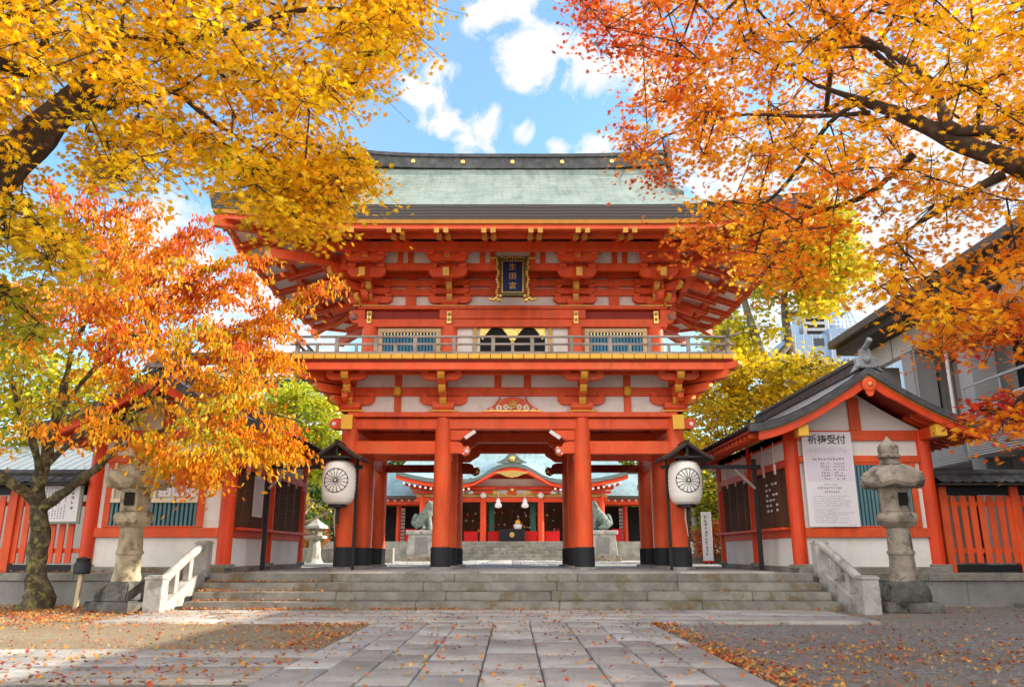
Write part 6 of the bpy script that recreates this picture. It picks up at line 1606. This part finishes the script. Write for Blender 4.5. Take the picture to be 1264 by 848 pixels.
bg_tree('lime_tree', 'broad lime green tree behind the cherry and the poster pavilion', (-17.5, 29, CT), [([(-17.5, 29, CT), (-17.4, 29, 3), (-17, 29, 6)], [.3, .24, .08]), ([(-17.4, 29, 3), (-15, 29.4, 5), (-12.6, 29.6, 6.5)], [.18, .12, .04])], [poly], [], 260, lambda x, y, r: 29+r.uniform(-2, 2), YG, rs, 60, (.8, .4), (.16, .25), f0=.55)
def simple_tree(name, label, x, y, z0, h, rx, cols, seed, n=90, per=70, f0=.5, group=None, size=(.14, .22)):
    rs = np.random.RandomState(seed); T = []
    while len(T) < n:
        p = rs.normal(0, 1, 3); p /= np.linalg.norm(p); p *= rs.uniform(.35, 1)**.5
        if p[2] < -.75: continue
        T.append((x+p[0]*rx, y+p[1]*rx, z0+h*.58+p[2]*h*.42))
    T = np.array(T)
    def colf(P, ti, r, TT): return lerp_cols(cols, f0+r.normal(0, .18, len(TT))[ti]+r.normal(0, .1, len(P)))
    limbs = [([(x, y, z0), (x+.05*h*.2, y, z0+h*.3), (x, y, z0+h*.62)], [.045*h*.6, .03*h*.7, .01*h]), ([(x, y, z0+h*.28), (x+rx*.4, y+.2, z0+h*.55)], [.02*h, .006*h]), ([(x, y, z0+h*.32), (x-rx*.4, y-.2, z0+h*.58)], [.02*h, .006*h])]
    return grow_tree(name, label, 'tree', (x, y, z0), limbs, T, colf, ROUND, (BARKG, LEAFG), rs, per=per, spread=(rx*.26, rx*.13), size=size, tilt=.9, group=group, limb_smooth=8, step=.9, twigk=1.6)
simple_tree('evergreen_tree', 'dark green tree behind the hall roof near the poster pavilion', -9.5, 66, CT, 13, 6, GR, 31, 150, 90, size=(.3, .45))
simple_tree('evergreen_tree', 'bright yellow-green tree rising behind the wing roof near the notice pavilion', 10.2, 66, CT, 13.5, 5.5, [(.05, .10, .015), (.14, .22, .02), (.34, .36, .02), (.45, .42, .02)], 32, 150, 90, size=(.3, .45))
simple_tree('evergreen_tree', 'dark green courtyard tree behind the small white lantern', -11.3, 39, CT, 5.2, 2.6, GR, 33, 110, 80, f0=.4)
simple_tree('shrub', 'yellow-green courtyard shrub behind the white banner', 10.5, 36, CT, 4.6, 2.4, YG, 34, 110, 80, f0=.5)
simple_tree('shrub', 'low orange-red azalea shrub by the white banner', 8.7, 33, CT, 1.7, 1.2, [(.10, .14, .02), (.4, .12, .02), (.7, .12, .02), (.75, .2, .02)], 35, 60, 60, f0=.55, size=(.08, .13))
simple_tree('shrub', 'low reddish shrub above the rubble wall by the small white lantern', -9.9, 37, CT, 1.9, 1.3, [(.06, .10, .02), (.3, .12, .02), (.6, .12, .02)], 36, 60, 60, f0=.5, size=(.08, .13))
simple_tree('shrub', 'dark green low shrub in front of the yellow-green courtyard shrub', 9.6, 31.6, CT, 1.5, 1.1, GR, 39, 60, 60, f0=.5, size=(.07, .11))
simple_tree('evergreen_tree', 'dark green tree beside the far pavilion wall and the yellow tree', 12.6, 36, CT, 6.2, 3.0, GR, 41, 130, 80, f0=.4)
# pale bare-limbed tree in the courtyard
rs = np.random.RandomState(37)
T = np.array([(-8.9+rs.normal(0, .9), 32.5+rs.normal(0, .6), CT+2.6+rs.normal(0, .28)) for _ in range(26)])
grow_tree('pale_tree', 'pale bare-limbed small tree with few yellow leaves near the paper lantern', 'tree', (-9.1, 32.5, CT), [([(-9.1, 32.5, CT), (-9.0, 32.5, CT+.9), (-8.7, 32.5, CT+1.7), (-8.1, 32.4, CT+2.4)], [.17, .14, .10, .04]), ([(-8.9, 32.5, CT+1.3), (-9.3, 32.5, CT+2.0), (-9.5, 32.4, CT+2.7)], [.1, .07, .03]), ([(-8.7, 32.5, CT+1.6), (-8.2, 32.5, CT+1.7), (-7.4, 32.5, CT+2.1)], [.08, .06, .03])], T,
    lambda P, ti, r, TT: lerp_cols(YL, .6+r.normal(0, .2, len(P))), ROUND, (stone('pale_bark', (.34, .28, .2), (.5, .43, .33), (.62, .55, .44), 4), LEAFG), rs, per=26, spread=(.35, .12), size=(.08, .13), limb_smooth=9)

# ------------------------------------------------------------------ fallen leaves
rs = np.random.RandomState(51)
def scatter(n, x0, x1, y0, y1, zf, cols, size, dens=None, mean=None, leaf=MAPLE):
    P = []
    while len(P) < n:
        x = rs.uniform(x0, x1); y = rs.uniform(y0, y1)
        if dens and rs.rand() > dens(x, y): continue
        P.append((x, y, zf(x, y)))
    P = np.array(P); nr = np.array([0, 0, 1.])[None]+rs.normal(0, .28, (len(P), 3)); out = rs.normal(0, 1, (len(P), 3))
    sz = rs.uniform(size[0], size[1], len(P)); P[:, 2] += .016+sz*.12
    V, F, k = leaves_arrays(P, sz, nr, out, leaf, rs)
    V0 = np.tile(leaf[0], (len(P), 1)); curl = rs.uniform(.0, 1.8, len(P)).repeat(k); V[:, 2] += np.abs(V0[:, 0])**1.5*sz.repeat(k)*curl
    c = lerp_cols(cols, np.clip(rs.rand(len(P)), 0, 1))*rs.uniform(.7, 1.1, (len(P), 1)); return V, F, np.repeat(c, k, 0)
FC = [(.30, .035, .02), (.55, .07, .02), (.62, .16, .02), (.66, .27, .03), (.62, .36, .05), (.42, .25, .12), (.50, .38, .25)]
parts = []
def clump(x, y): return .5+.5*math.sin(x*1.9+math.sin(y*1.3)*2)*math.sin(y*2.3+x*.7)
parts.append(scatter(720, -2.05, 2.05, 6.0, 14.8, lambda x, y: .028, FC, (.05, .085), lambda x, y: .35+.65*clump(x, y)))
parts.append(scatter(900, -7, -2.1, 6.3, 8.95, lambda x, y: .024, FC, (.05, .09), lambda x, y: .25+.75*clump(x, y)*(1 if y < 7.2 else .55)))
parts.append(scatter(3600, -13, -2.1, 9.0, 12.25, lambda x, y: 0, FC, (.045, .085), lambda x, y: (.12+.9*max(0, 1-(-2.1-x)/1.3)+.5*max(0, (y-11.3))+.35*max(0, -6.5-x)*.4)*(.4+.6*clump(x*1.6, y))))
parts.append(scatter(4200, -13, -6.1, 12.3, 16.3, lambda x, y: 0, FC, (.05, .09), lambda x, y: .5+.5*clump(x, y)))
parts.append(scatter(420, -6.2, 5.5, 12.3, 14.85, lambda x, y: .03, FC, (.05, .08), lambda x, y: .15+.85*max(0, min(1, (-1.0-x)/4))+.4*(y > 14.5)*(x < 0)))
for k in range(4): parts.append(scatter(150 if k < 3 else 40, -5.95, 5.9, 14.92+.42*k, 15.30+.42*k, lambda x, y, k=k: .155*(k+1), FC, (.05, .08), lambda x, y: max(.03, min(1, (-2.6-x)/3))**1.6+.02))
parts.append(scatter(1700, 2.1, 9.5, 6.2, 12.4, lambda x, y: -.012, FC, (.045, .085), lambda x, y: (.10+.9*max(0, 1-(x-2.05)/.45)+.55*math.exp(-((x-3.6)/1.6)**2-((y-8.2)/1.7)**2))*(.35+.65*clump(x*1.3, y*1.4))))
parts.append(scatter(420, 5.6, 12, 12.0, 16.2, lambda x, y: -.012, FC, (.045, .08), lambda x, y: .3*clump(x, y)+.1))
parts.append(scatter(400, -15, -6.3, 16.3, 17.0, lambda x, y: CT+.015, FC, (.05, .09)))
parts.append(scatter(200, -5.2, 5.2, 24.5, 40, lambda x, y: CT+.03, FC, (.06, .1), lambda x, y: .5))
parts.append(scatter(500, -6.0, 5.9, 14.55, 14.88, lambda x, y: .03, FC, (.045, .085), lambda x, y: max(.10, min(1, (1.0-x)/6))*clump(x*2.2, y)*max(0, 1-(14.88-y)/.33)))
parts.append(scatter(700, 2.04, 2.55, 6.2, 12.3, lambda x, y: -.01, FC, (.045, .085), lambda x, y: clump(x, y*1.7)**2*max(0, 1-(x-2.04)/.5)))
o_ = 0; VV, FF, CC = [], [], []
for V, F, c in parts: VV.append(V); FF.append(F+o_); CC.append(c); o_ += len(V)
tag(put('fallen_leaves', raw_mesh('fallen_leaves', np.vstack(VV), np.vstack(FF), LEAFD, np.vstack(CC))), kind='stuff')
